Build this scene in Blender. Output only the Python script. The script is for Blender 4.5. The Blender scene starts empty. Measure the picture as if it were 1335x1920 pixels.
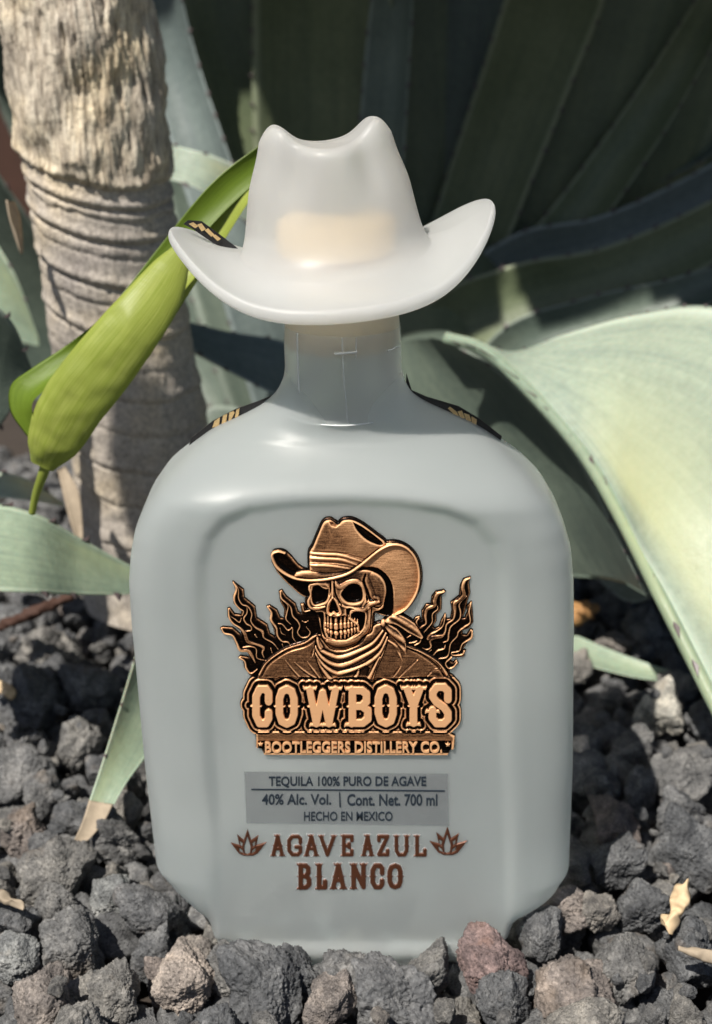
import bpy, bmesh, math, random
import numpy as np
from mathutils import Vector, Matrix

random.seed(7)
rng = np.random.default_rng(7)
C = bpy.context.scene.collection
S = bpy.context.scene

# ------------------------------------------------------------------ camera, world, sun, exposure
PITCH = math.radians(20.0)
CAM = np.array([0.0, -0.3646, 0.2688])
FPX = 1920 * 52.0 / 36.0
cam_d = bpy.data.cameras.new('camera')
cam = bpy.data.objects.new('camera', cam_d); C.objects.link(cam)
cam.location = CAM
cam.rotation_euler = (math.radians(90) - PITCH, 0, 0)
cam_d.sensor_fit = 'VERTICAL'; cam_d.sensor_height = 36; cam_d.lens = 52
cam_d.clip_start = 0.01; cam_d.clip_end = 200
cam_d.dof.use_dof = True; cam_d.dof.focus_distance = 0.388; cam_d.dof.aperture_fstop = 15
S.camera = cam

SUN = Vector((-0.32, -0.48, 0.82)).normalized()      # towards the sun
w = bpy.data.worlds.new('World'); S.world = w; w.use_nodes = True
nt = w.node_tree; nt.nodes.clear()
sky = nt.nodes.new('ShaderNodeTexSky'); sky.sky_type = 'NISHITA'; sky.sun_disc = False
sky.sun_elevation = math.asin(SUN.z); sky.sun_rotation = math.atan2(SUN.x, SUN.y)
bg = nt.nodes.new('ShaderNodeBackground'); bg.inputs['Strength'].default_value = 0.05
wo = nt.nodes.new('ShaderNodeOutputWorld')
nt.links.new(sky.outputs[0], bg.inputs[0]); nt.links.new(bg.outputs[0], wo.inputs[0])
sd = bpy.data.lights.new('sun', 'SUN'); sd.energy = 5.0; sd.angle = math.radians(0.5); sd.color = (1.0, 0.95, 0.87)
so = bpy.data.objects.new('sun', sd); C.objects.link(so)
so.rotation_euler = SUN.to_track_quat('Z', 'Y').to_euler(); so.location = (-1, -1.5, 2.5)
S.view_settings.view_transform = 'Standard'; S.view_settings.look = 'None'
S.view_settings.exposure = 0.25; S.view_settings.gamma = 1.0
S.view_settings.use_curve_mapping = False
S.cycles.use_denoising = True; S.cycles.sample_clamp_indirect = 4.0
S.cycles.max_bounces = 10; S.cycles.transmission_bounces = 8; S.cycles.transparent_max_bounces = 12

CF = np.array([0.0, math.cos(PITCH), -math.sin(PITCH)])
CU = np.array([0.0, math.sin(PITCH), math.cos(PITCH)])
def pxw(px, py, Y):
    """point of the vertical plane y=Y seen at photo pixel (px,py); works on arrays"""
    px = np.asarray(px, float); py = np.asarray(py, float); Y = np.asarray(Y, float)
    px, py, Y = np.broadcast_arrays(px, py, Y)
    a = (px - 667.5) / FPX; b = -(py - 960.0) / FPX
    d = np.stack([a, CF[1] + b * CU[1], CF[2] + b * CU[2]], -1)
    t = (Y - CAM[1]) / d[..., 1]
    return CAM + d * t[..., None]
def wpx(P):
    P = np.asarray(P, float) - CAM
    dep = P @ CF
    return 667.5 + P[..., 0] / dep * FPX, 960 - (P @ CU) / dep * FPX, dep
def pxg(px, py, z=0.0):
    """point of the horizontal plane z seen at a photo pixel"""
    a = (px - 667.5) / FPX; b = -(py - 960.0) / FPX
    d = np.array([a, CF[1] + b * CU[1], CF[2] + b * CU[2]])
    return CAM + d * ((z - CAM[2]) / d[2])

# ------------------------------------------------------------------ noise in numpy
def _hash(ix, iy, iz, seed):
    h = (ix * 374761393 + iy * 668265263 + iz * 2147483647 + seed * 1274126177) & 0xFFFFFFFF
    h = ((h ^ (h >> 13)) * 1274126177) & 0xFFFFFFFF
    h = (h ^ (h >> 16)) & 0xFFFFFF
    return h / float(0xFFFFFF)
def vnoise(p, seed=0):
    p = np.asarray(p, float)
    i = np.floor(p).astype(np.int64); f = p - i; f = f * f * (3 - 2 * f)
    r = 0
    for dx in (0, 1):
        for dy in (0, 1):
            for dz in (0, 1):
                wgt = (f[..., 0] if dx else 1 - f[..., 0]) * (f[..., 1] if dy else 1 - f[..., 1]) * (f[..., 2] if dz else 1 - f[..., 2])
                r = r + wgt * _hash(i[..., 0] + dx, i[..., 1] + dy, i[..., 2] + dz, seed)
    return r * 2 - 1
def fbm(p, o=4, seed=0, g=0.5):
    r = 0; a = 1.0; p = np.asarray(p, float)
    for k in range(o):
        r = r + a * vnoise(p, seed + k * 17); p = p * 2.03 + 7.1; a *= g
    return r
def sstep(a, b, x):
    t = np.clip((x - a) / (b - a), 0, 1); return t * t * (3 - 2 * t)
def catmull(pts, n):
    P = np.asarray(pts, float); P = np.vstack([2 * P[0] - P[1], P, 2 * P[-1] - P[-2]])
    m = len(P) - 3; t = np.linspace(0, m - 1e-9, n); i = t.astype(int); f = (t - i)[:, None]
    a, b, c, d = P[i], P[i + 1], P[i + 2], P[i + 3]
    return 0.5 * (2 * b + (c - a) * f + (2 * a - 5 * b + 4 * c - d) * f * f + (3 * b - a - 3 * c + d) * f ** 3)

# ------------------------------------------------------------------ mesh helpers
def mesh_np(name, V, F, mat=None, smooth=True, mats=None, attr=None):
    me = bpy.data.meshes.new(name)
    V = np.asarray(V, dtype=np.float32); F = np.asarray(F, dtype=np.int32)
    k = F.shape[1]
    me.vertices.add(len(V)); me.vertices.foreach_set('co', V.ravel())
    me.loops.add(F.size); me.loops.foreach_set('vertex_index', F.ravel())
    me.polygons.add(len(F)); me.polygons.foreach_set('loop_start', np.arange(0, F.size, k, dtype=np.int32))
    me.polygons.foreach_set('loop_total', np.full(len(F), k, dtype=np.int32))
    me.update(calc_edges=True); me.validate()
    if smooth: me.polygons.foreach_set('use_smooth', np.ones(len(me.polygons), bool))
    if attr is not None:
        at = me.attributes.new('polish', 'FLOAT', 'POINT'); at.data.foreach_set('value', np.asarray(attr, np.float32))
    if mat: me.materials.append(mat)
    return me
def grid_faces(n, m, wrap=False):
    i = np.arange(n - 1)[:, None]; j = np.arange(m if wrap else m - 1)[None, :]
    j2 = (j + 1) % m
    return np.stack([i * m + j, i * m + j2, (i + 1) * m + j2, (i + 1) * m + j], -1).reshape(-1, 4)
def ob(name, me, parent=None, label=None, cat=None, group=None, kind=None, loc=None):
    o = bpy.data.objects.new(name, me); C.objects.link(o)
    if parent: o.parent = parent
    if label: o['label'] = label
    if cat: o['category'] = cat
    if group: o['group'] = group
    if kind: o['kind'] = kind
    if loc is not None: o.location = loc
    return o
def thing(name, label, cat, loc=(0, 0, 0), group=None):
    return ob(name, None, None, label, cat, group, None, loc)
def rebase(o):
    """move a top-level mesh's origin to its base"""
    me = o.data; n = len(me.vertices); co = np.empty(n * 3, np.float32); me.vertices.foreach_get('co', co)
    co = co.reshape(-1, 3); c = np.array([co[:, 0].mean(), co[:, 1].mean(), co[:, 2].min()], np.float32)
    me.vertices.foreach_set('co', (co - c).ravel()); me.update(); o.location = [float(v) for v in c]
    return o

# ------------------------------------------------------------------ materials
def newmat(name):
    m = bpy.data.materials.new(name); m.use_nodes = True
    nt = m.node_tree; nt.nodes.clear()
    out = nt.nodes.new('ShaderNodeOutputMaterial'); b = nt.nodes.new('ShaderNodeBsdfPrincipled')
    nt.links.new(b.outputs[0], out.inputs[0])
    return m, nt, b, out
def N(nt, t, **kw):
    n = nt.nodes.new(t)
    for k, v in kw.items():
        if k.startswith('i_'):
            key = k[2:]; key = int(key) if key.isdigit() else key.replace('_', ' ')
            n.inputs[key].default_value = v
        else: setattr(n, k, v)
    return n
def ramp(nt, src, stops):
    r = nt.nodes.new('ShaderNodeValToRGB'); e = r.color_ramp.elements
    while len(e) < len(stops): e.new(0.5)
    for k, (p, c) in enumerate(stops):
        e[k].position = p; e[k].color = (*c, 1) if len(c) == 3 else c
    nt.links.new(src, r.inputs[0]); return r
def coords(nt, kind='Object', scale=(1, 1, 1)):
    t = nt.nodes.new('ShaderNodeTexCoord'); m = nt.nodes.new('ShaderNodeMapping'); m.inputs['Scale'].default_value = scale
    nt.links.new(t.outputs[kind], m.inputs[0]); return m.outputs[0]
def noise(nt, vec, scale, detail=4, rough=0.55, dist=0.0):
    n = N(nt, 'ShaderNodeTexNoise', i_Scale=scale, i_Detail=detail, i_Roughness=rough, i_Distortion=dist)
    nt.links.new(vec, n.inputs['Vector']); return n.outputs['Fac']
def bump(nt, b, h, strength, dist, prev=None):
    n = N(nt, 'ShaderNodeBump', i_Strength=strength, i_Distance=dist); nt.links.new(h, n.inputs['Height'])
    if prev: nt.links.new(prev, n.inputs['Normal'])
    nt.links.new(n.outputs[0], b.inputs['Normal']); return n.outputs[0]
def math_n(nt, op, a, bb):
    n = nt.nodes.new('ShaderNodeMath'); n.operation = op
    for k, v in enumerate((a, bb)):
        if hasattr(v, 'is_output') or not isinstance(v, (int, float)): nt.links.new(v, n.inputs[k])
        else: n.inputs[k].default_value = v
    return n.outputs[0]
def mixc(nt, f, a, b_, mode='MIX'):
    n = nt.nodes.new('ShaderNodeMixRGB'); n.blend_type = mode
    for k, v in ((0, f), (1, a), (2, b_)):
        if isinstance(v, (int, float)): n.inputs[k].default_value = v
        elif isinstance(v, tuple): n.inputs[k].default_value = (*v, 1)
        else: nt.links.new(v, n.inputs[k])
    return n.outputs[0]

def mat_frosted(name, col, glass, trans, rough):
    """etched glass: rough clear refraction, light scattered through, light scattered back"""
    m, nt, b, out = newmat(name)
    co = coords(nt); nz = noise(nt, co, 60, 3)
    c = mixc(nt, nz, tuple(x * 0.96 for x in col), tuple(min(1, x * 1.04) for x in col))
    sp = ramp(nt, noise(nt, co, 1300, 1), [(0.80, (0, 0, 0)), (0.82, (1, 1, 1))]); c = mixc(nt, math_n(nt, 'MULTIPLY', sp.outputs[0], .6), c, (1.0, 1.0, 1.0))
    b.inputs['Transmission Weight'].default_value = 1.0; b.inputs['IOR'].default_value = 1.33
    b.inputs['Base Color'].default_value = (0.93, 0.97, 0.95, 1)
    r = ramp(nt, noise(nt, co, 90, 4), [(0.3, (rough - .04,) * 3), (0.7, (rough + .04,) * 3)]); nt.links.new(r.outputs[0], b.inputs['Roughness'])
    d = N(nt, 'ShaderNodeBsdfPrincipled'); d.inputs['Roughness'].default_value = rough + .12; d.inputs['IOR'].default_value = 1.40; nt.links.new(c, d.inputs['Base Color'])
    d.inputs['Subsurface Weight'].default_value = 1.0; d.inputs['Subsurface Radius'].default_value = (1, 1, 1); d.inputs['Subsurface Scale'].default_value = .0035
    t = N(nt, 'ShaderNodeBsdfTranslucent'); nt.links.new(c, t.inputs[0])
    m1 = N(nt, 'ShaderNodeMixShader', i_0=trans); nt.links.new(d.outputs[0], m1.inputs[1]); nt.links.new(t.outputs[0], m1.inputs[2])
    m2 = N(nt, 'ShaderNodeMixShader', i_0=glass); nt.links.new(m1.outputs[0], m2.inputs[1]); nt.links.new(b.outputs[0], m2.inputs[2])
    nt.links.new(m2.outputs[0], out.inputs[0])
    n = N(nt, 'ShaderNodeBump', i_Strength=.1, i_Distance=.00005); nt.links.new(noise(nt, co, 5200, 2), n.inputs['Height'])
    for q in (d, t): nt.links.new(n.outputs[0], q.inputs['Normal'])
    return m
M_BODY = mat_frosted('frosted_glass_body', (0.80, 0.855, 0.85), 0.60, 0.30, 0.36)
M_HAT = mat_frosted('frosted_glass_hat', (0.97, 0.98, 0.945), 0.48, 0.42, 0.36)

def mat_emblem():
    m, nt, b, out = newmat('antiqued_copper')
    at = N(nt, 'ShaderNodeAttribute', attribute_name='polish')
    co = coords(nt, 'Object', (1, 1, 1))
    br = N(nt, 'ShaderNodeMapping'); br.inputs['Rotation'].default_value = (0, math.radians(28), 0); br.inputs['Scale'].default_value = (260, 900, 3800)
    nt.links.new(coords(nt), br.inputs[0])
    bn = noise(nt, br.outputs[0], 1.0, 2)
    gr = noise(nt, co, 3500, 3)
    p = math_n(nt, 'ADD', at.outputs['Fac'], math_n(nt, 'MULTIPLY', math_n(nt, 'SUBTRACT', gr, 0.5), 0.35))
    p = math_n(nt, 'ADD', p, math_n(nt, 'MULTIPLY', math_n(nt, 'SUBTRACT', bn, 0.5), 0.35))
    col = ramp(nt, p, [(0.18, (0.010, 0.008, 0.007)), (0.42, (0.09, 0.042, 0.024)), (0.60, (0.55, 0.27, 0.125)), (0.85, (0.97, 0.54, 0.27))])
    nt.links.new(col.outputs[0], b.inputs['Base Color'])
    me_ = ramp(nt, p, [(0.3, (0.92,) * 3), (0.62, (0.7,) * 3), (0.85, (0.35,) * 3)]); nt.links.new(me_.outputs[0], b.inputs['Metallic'])
    r = ramp(nt, p, [(0.2, (0.24,) * 3), (0.5, (0.36,) * 3), (0.8, (0.50,) * 3)])
    nt.links.new(r.outputs[0], b.inputs['Roughness'])
    b.inputs['Anisotropic'].default_value = 0.3
    bump(nt, b, bn, 0.16, 0.00006)
    return m
M_COPPER = mat_emblem()

def mat_simple(name, col, rough=0.5, metal=0.0, var=0.1, scale=400, **kw):
    m, nt, b, out = newmat(name)
    co = coords(nt); nz = noise(nt, co, scale, 4)
    c = mixc(nt, nz, tuple(max(0, x * (1 - var)) for x in col), tuple(min(1, x * (1 + var)) for x in col))
    nt.links.new(c, b.inputs['Base Color']); b.inputs['Roughness'].default_value = rough; b.inputs['Metallic'].default_value = metal
    for k, v in kw.items(): b.inputs[k.replace('_', ' ')].default_value = v
    return m
M_INK = mat_simple('dark_print', (0.022, 0.032, 0.045), 0.3)
M_BROWN = mat_simple('brown_foil_print', (0.10, 0.036, 0.018), 0.3, 0.35, 0.4, 900)
M_STOPPER = mat_simple('cream_stopper', (0.92, 0.66, 0.34), 0.6)
M_BLACKSTRIP = mat_simple('black_paper', (0.012, 0.011, 0.012), 0.35)
M_GOLD = mat_simple('gold_print', (0.60, 0.42, 0.20), 0.4, 0.4, 0.4, 2000)

def mat_film(name, alpha, col, metal, rough):
    m, nt, b, out = newmat(name)
    b.inputs['Base Color'].default_value = (*col, 1); b.inputs['Metallic'].default_value = metal; b.inputs['Roughness'].default_value = rough
    co = coords(nt); nz = noise(nt, co, 25, 2)
    r = ramp(nt, nz, [(0.35, (alpha * .75,) * 3), (0.65, (min(1, alpha * 1.25),) * 3)])
    nt.links.new(r.outputs[0], b.inputs['Alpha'])
    bump(nt, b, noise(nt, co, 120, 2), 0.3, 0.0006)
    return m
M_FOIL = mat_film('silver_label_film', 0.34, (0.50, 0.53, 0.55), 0.6, 0.18)
M_SEAL = mat_film('clear_shrink_film', 0.24, (0.60, 0.63, 0.63), 0.0, 0.10)
M_VARNISH = mat_film('clear_raised_varnish', 0.18, (0.92, 0.93, 0.92), 0.0, 0.06)

def mat_rock():
    m, nt, b, out = newmat('lava_rock')
    co = coords(nt, 'Object'); oi = N(nt, 'ShaderNodeObjectInfo')
    sc = N(nt, 'ShaderNodeVectorMath'); sc.operation = 'ADD'
    nt.links.new(co, sc.inputs[0]); nt.links.new(oi.outputs['Location'], sc.inputs[1]); v = sc.outputs[0]
    n1 = noise(nt, v, 150, 6, 0.7); n2 = noise(nt, v, 1500, 4, 0.65)
    base = ramp(nt, n1, [(0.30, (0.085, 0.086, 0.09)), (0.50, (0.19, 0.19, 0.19)), (0.64, (0.32, 0.314, 0.305)), (0.80, (0.58, 0.56, 0.53))])
    tone = ramp(nt, oi.outputs['Random'], [(0.0, (0.62, 0.64, 0.67)), (0.35, (0.86, 0.87, 0.89)), (0.7, (1.05, 1.02, 0.97)), (0.9, (1.45, 1.37, 1.25)), (1.0, (1.15, 0.98, 0.9))])
    c = mixc(nt, 1.0, base.outputs[0], tone.outputs[0], 'MULTIPLY')
    sp = ramp(nt, n2, [(0.35, (0.5, 0.5, 0.5)), (0.6, (1.1, 1.1, 1.1)), (0.75, (1.7, 1.65, 1.6))])
    c = mixc(nt, 0.8, c, sp.outputs[0], 'MULTIPLY')
    st = ramp(nt, noise(nt, v, 70, 3), [(0.6, (0, 0, 0)), (0.72, (1, 1, 1))])
    c = mixc(nt, math_n(nt, 'MULTIPLY', st.outputs[0], 0.35), c, (0.26, 0.19, 0.13))
    nt.links.new(c, b.inputs['Base Color']); b.inputs['Roughness'].default_value = 0.82
    b.inputs['Specular IOR Level'].default_value = 0.35
    vo = N(nt, 'ShaderNodeTexVoronoi', i_Scale=900.0); nt.links.new(v, vo.inputs['Vector'])
    pr = ramp(nt, vo.outputs['Distance'], [(0.1, (0, 0, 0)), (0.45, (1, 1, 1))])
    x = bump(nt, b, pr.outputs[0], 0.7, 0.0007)
    bump(nt, b, noise(nt, v, 2000, 5, 0.75), 0.9, 0.0007, x)
    return m
M_ROCK = mat_rock()
def mat_rock_tint(name, tint):
    m = M_ROCK.copy(); m.name = name; nt = m.node_tree
    b = next(n for n in nt.nodes if n.type == 'BSDF_PRINCIPLED')
    src = b.inputs['Base Color'].links[0].from_socket
    nt.links.new(mixc(nt, 1.0, src, tint, 'MULTIPLY'), b.inputs['Base Color']); return m
M_ROCK_RED = mat_rock_tint('reddish_lava_rock', (1.45, 1.05, 0.98))
M_ROCK_PALE = mat_rock_tint('pale_lava_rock', (2.0, 2.0, 1.9))

def mat_leaf(name, c1, c2, yellow=None, glow=0.12):
    m, nt, b, out = newmat(name)
    co = coords(nt, 'Object')
    n1 = noise(nt, co, 14, 4, 0.6); n2 = noise(nt, co, 320, 4, 0.6)
    st = N(nt, 'ShaderNodeAttribute', attribute_name='across')
    c = ramp(nt, n1, [(0.3, c1), (0.7, c2)]).outputs[0]
    c = mixc(nt, 0.55, c, ramp(nt, n2, [(0.3, (0.72, 0.77, 0.76)), (0.7, (1.15, 1.15, 1.12))]).outputs[0], 'MULTIPLY')
    cs = N(nt, 'ShaderNodeCombineXYZ'); als = N(nt, 'ShaderNodeAttribute', attribute_name='along'); nt.links.new(math_n(nt, 'MULTIPLY', st.outputs['Fac'], 16.0), cs.inputs[0]); nt.links.new(math_n(nt, 'MULTIPLY', als.outputs['Fac'], 2.2), cs.inputs[1])
    c = mixc(nt, 0.6, c, ramp(nt, noise(nt, cs.outputs[0], 1.3, 4), [(0.3, (0.72, 0.76, 0.78)), (0.7, (1.22, 1.2, 1.12))]).outputs[0], 'MULTIPLY')
    if yellow:
        g = N(nt, 'ShaderNodeTexNoise', i_Scale=9.0, i_Detail=2.0); nt.links.new(co, g.inputs['Vector'])
        f = math_n(nt, 'MULTIPLY', ramp(nt, st.outputs['Fac'], [(0.06, (0, 0, 0)), (0.18, (0.75,) * 3), (0.42, (0.4,) * 3), (0.7, (0.08,) * 3), (1.0, (0, 0, 0))]).outputs[0],
                   ramp(nt, g.outputs['Fac'], [(0.3, (0.6,) * 3), (0.6, (1, 1, 1))]).outputs[0])
        al_ = N(nt, 'ShaderNodeAttribute', attribute_name='along'); f = math_n(nt, 'MULTIPLY', f, ramp(nt, al_.outputs['Fac'], [(0.42, (0, 0, 0)), (0.62, (1, 1, 1)), (0.9, (0.7,) * 3)]).outputs[0])
        c = mixc(nt, f, c, yellow)
    # pale horny margin, widened and brightened to put sky light on the edges
    e = ramp(nt, st.outputs['Fac'], [(0.0, (1, 1, 1)), (0.025, (1, 1, 1)), (0.07, (0, 0, 0)), (0.93, (0, 0, 0)), (0.975, (1, 1, 1)), (1.0, (1, 1, 1))]).outputs[0]
    c = mixc(nt, math_n(nt, 'MULTIPLY', e, 0.75), c, tuple(min(1, x * 1.4 + 0.05) for x in c2))
    sc_ = ramp(nt, noise(nt, co, 900, 2), [(0.70, (0, 0, 0)), (0.74, (1, 1, 1))]).outputs[0]
    c = mixc(nt, math_n(nt, 'MULTIPLY', sc_, 0.3), c, (0.55, 0.55, 0.42))
    nt.links.new(c, b.inputs['Base Color']); b.inputs['Roughness'].default_value = 0.42
    b.inputs['Subsurface Weight'].default_value = glow; b.inputs['Subsurface Scale'].default_value = 0.004
    b.inputs['Specular IOR Level'].default_value = 0.35
    x = bump(nt, b, noise(nt, co, 60, 3), 0.35, 0.002)
    bump(nt, b, noise(nt, co, 1100, 4), 0.35, 0.0004, x)
    return m
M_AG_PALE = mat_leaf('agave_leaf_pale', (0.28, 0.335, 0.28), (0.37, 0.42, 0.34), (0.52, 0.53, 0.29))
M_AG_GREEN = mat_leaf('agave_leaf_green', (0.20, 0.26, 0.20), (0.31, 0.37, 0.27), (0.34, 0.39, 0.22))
M_AG_SHADED = mat_leaf('agave_leaf_shaded', (0.09, 0.118, 0.10), (0.15, 0.18, 0.145), glow=0.0)  # shaded copy of the agave leaf: deep shade darkens the base colour
M_AG_OLIVE_SHADED = mat_leaf('agave_leaf_olive_shaded', (0.115, 0.14, 0.08), (0.18, 0.205, 0.125), glow=0.0)  # olive leaf tone, with the background shade put into its colour
M_AG_BLUE_SHADED = mat_leaf('agave_leaf_blue_shaded', (0.12, 0.148, 0.145), (0.18, 0.215, 0.21), glow=0.0)  # bluish leaf tone, also darkened to carry the background shade
M_SPINE = mat_simple('spine_brown', (0.10, 0.075, 0.075), 0.4)
M_DRY = mat_simple('dry_leaf', (0.36, 0.29, 0.21), 0.8, 0, 0.4, 300)
M_DRYP = mat_simple('dry_petal', (0.62, 0.46, 0.28), 0.7, 0, 0.35, 300)
M_ORANGE = mat_simple('dry_orange_leaf', (0.36, 0.19, 0.07), 0.7, 0, 0.3, 200)

def mat_green(name, c1, c2):
    m, nt, b, out = newmat(name)
    st = N(nt, 'ShaderNodeAttribute', attribute_name='across'); al = N(nt, 'ShaderNodeAttribute', attribute_name='along')
    cb = N(nt, 'ShaderNodeCombineXYZ'); nt.links.new(math_n(nt, 'MULTIPLY', st.outputs['Fac'], 70.0), cb.inputs[0]); nt.links.new(math_n(nt, 'MULTIPLY', al.outputs['Fac'], 3.0), cb.inputs[1])
    v = noise(nt, cb.outputs[0], 1.6, 3); k = noise(nt, coords(nt), 40, 4)
    c = ramp(nt, v, [(0.3, c1), (0.7, c2)]).outputs[0]
    c = mixc(nt, 0.45, c, ramp(nt, k, [(0.3, (0.65, 0.7, 0.5)), (0.7, (1.2, 1.2, 1.1))]).outputs[0], 'MULTIPLY')
    cb2 = N(nt, 'ShaderNodeCombineXYZ'); nt.links.new(math_n(nt, 'MULTIPLY', st.outputs['Fac'], 2.0), cb2.inputs[0]); nt.links.new(math_n(nt, 'MULTIPLY', al.outputs['Fac'], 60.0), cb2.inputs[1])
    nt.links.new(c, b.inputs['Base Color']); b.inputs['Roughness'].default_value = 0.42
    b.inputs['Specular IOR Level'].default_value = 0.4
    x = bump(nt, b, v, 0.25, 0.0004)
    bump(nt, b, noise(nt, cb2.outputs[0], 1.0, 3), 0.12, 0.0005, x)
    tr = N(nt, 'ShaderNodeBsdfTranslucent'); nt.links.new(c, tr.inputs[0])
    mx = N(nt, 'ShaderNodeMixShader', i_0=0.33); nt.links.new(b.outputs[0], mx.inputs[1]); nt.links.new(tr.outputs[0], mx.inputs[2])
    nt.links.new(mx.outputs[0], out.inputs[0])
    return m
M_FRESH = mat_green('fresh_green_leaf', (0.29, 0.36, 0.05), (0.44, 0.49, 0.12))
M_FRESH_SHADED = mat_green('fresh_green_leaf_shaded', (0.11, 0.18, 0.015), (0.20, 0.29, 0.03))  # darker copy of the fresh green, its shade put into the colour

def mat_bark():
    m, nt, b, out = newmat('palm_bark')
    co = coords(nt, 'Object', (1, 1, 0.16)); c0 = coords(nt)
    n1 = noise(nt, co, 420, 6, 0.7); n2 = noise(nt, c0, 32, 4); n3 = noise(nt, c0, 600, 5, 0.7)
    c = ramp(nt, n1, [(0.3, (0.16, 0.135, 0.11)), (0.45, (0.48, 0.42, 0.34)), (0.6, (0.80, 0.73, 0.60)), (0.8, (0.92, 0.86, 0.74))]).outputs[0]
    at = N(nt, 'ShaderNodeAttribute', attribute_name='polish')      # 0 = smooth ringed wood low on the trunk, 1 = fibrous top
    smooth = ramp(nt, n3, [(0.3, (0.28, 0.25, 0.225)), (0.55, (0.58, 0.53, 0.47)), (0.75, (0.74, 0.68, 0.61))]).outputs[0]
    c = mixc(nt, at.outputs['Fac'], smooth, c)
    c = mixc(nt, 0.75, c, ramp(nt, n2, [(0.3, (0.62, 0.60, 0.62)), (0.5, (0.95, 0.92, 0.88)), (0.7, (1.2, 1.08, 0.85))]).outputs[0], 'MULTIPLY')
    nt.links.new(c, b.inputs['Base Color']); b.inputs['Roughness'].default_value = 0.9; b.inputs['Specular IOR Level'].default_value = 0.2
    x = bump(nt, b, n1, 0.8, 0.0012)
    bump(nt, b, n3, 0.5, 0.0006, x)
    return m
M_BARK = mat_bark()
M_SOIL = mat_simple('dark_soil', (0.045, 0.035, 0.028), 0.95, 0, 0.4, 120)
M_WOOD = mat_simple('weathered_red_brown_board', (0.06, 0.026, 0.016), 0.8, 0, 0.4, 30)

# ------------------------------------------------------------------ the ground
g = np.linspace(-6, 6, 61)
me = mesh_np('soil_ground', *(lambda X, Y: (np.stack([X.ravel(), Y.ravel(), -0.03 + 0.0 * X.ravel()], -1), grid_faces(61, 61)[:, ::-1]))(*np.meshgrid(g, g, indexing='ij')), M_SOIL)
ob('ground', me, kind='structure')

# ------------------------------------------------------------------ wooden boards far behind the agave
fence = thing('board_fence', 'reddish brown wooden board fence in deep shade behind the agave', 'fence', (0, 1.0, -0.03))
for k in range(16):
    x = -1.3 + k * 0.165
    bm = bmesh.new(); bmesh.ops.create_cube(bm, size=1.0)
    bmesh.ops.scale(bm, vec=(0.158, 0.018, 1.5), verts=bm.verts); bmesh.ops.translate(bm, vec=(x, random.uniform(-.003, .003), 0.75), verts=bm.verts)
    bmesh.ops.bevel(bm, geom=bm.edges[:], offset=0.003, segments=1, affect='EDGES')
    me = bpy.data.meshes.new('board'); bm.to_mesh(me); bm.free(); me.materials.append(M_WOOD)
    ob('board', me, fence)

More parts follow.
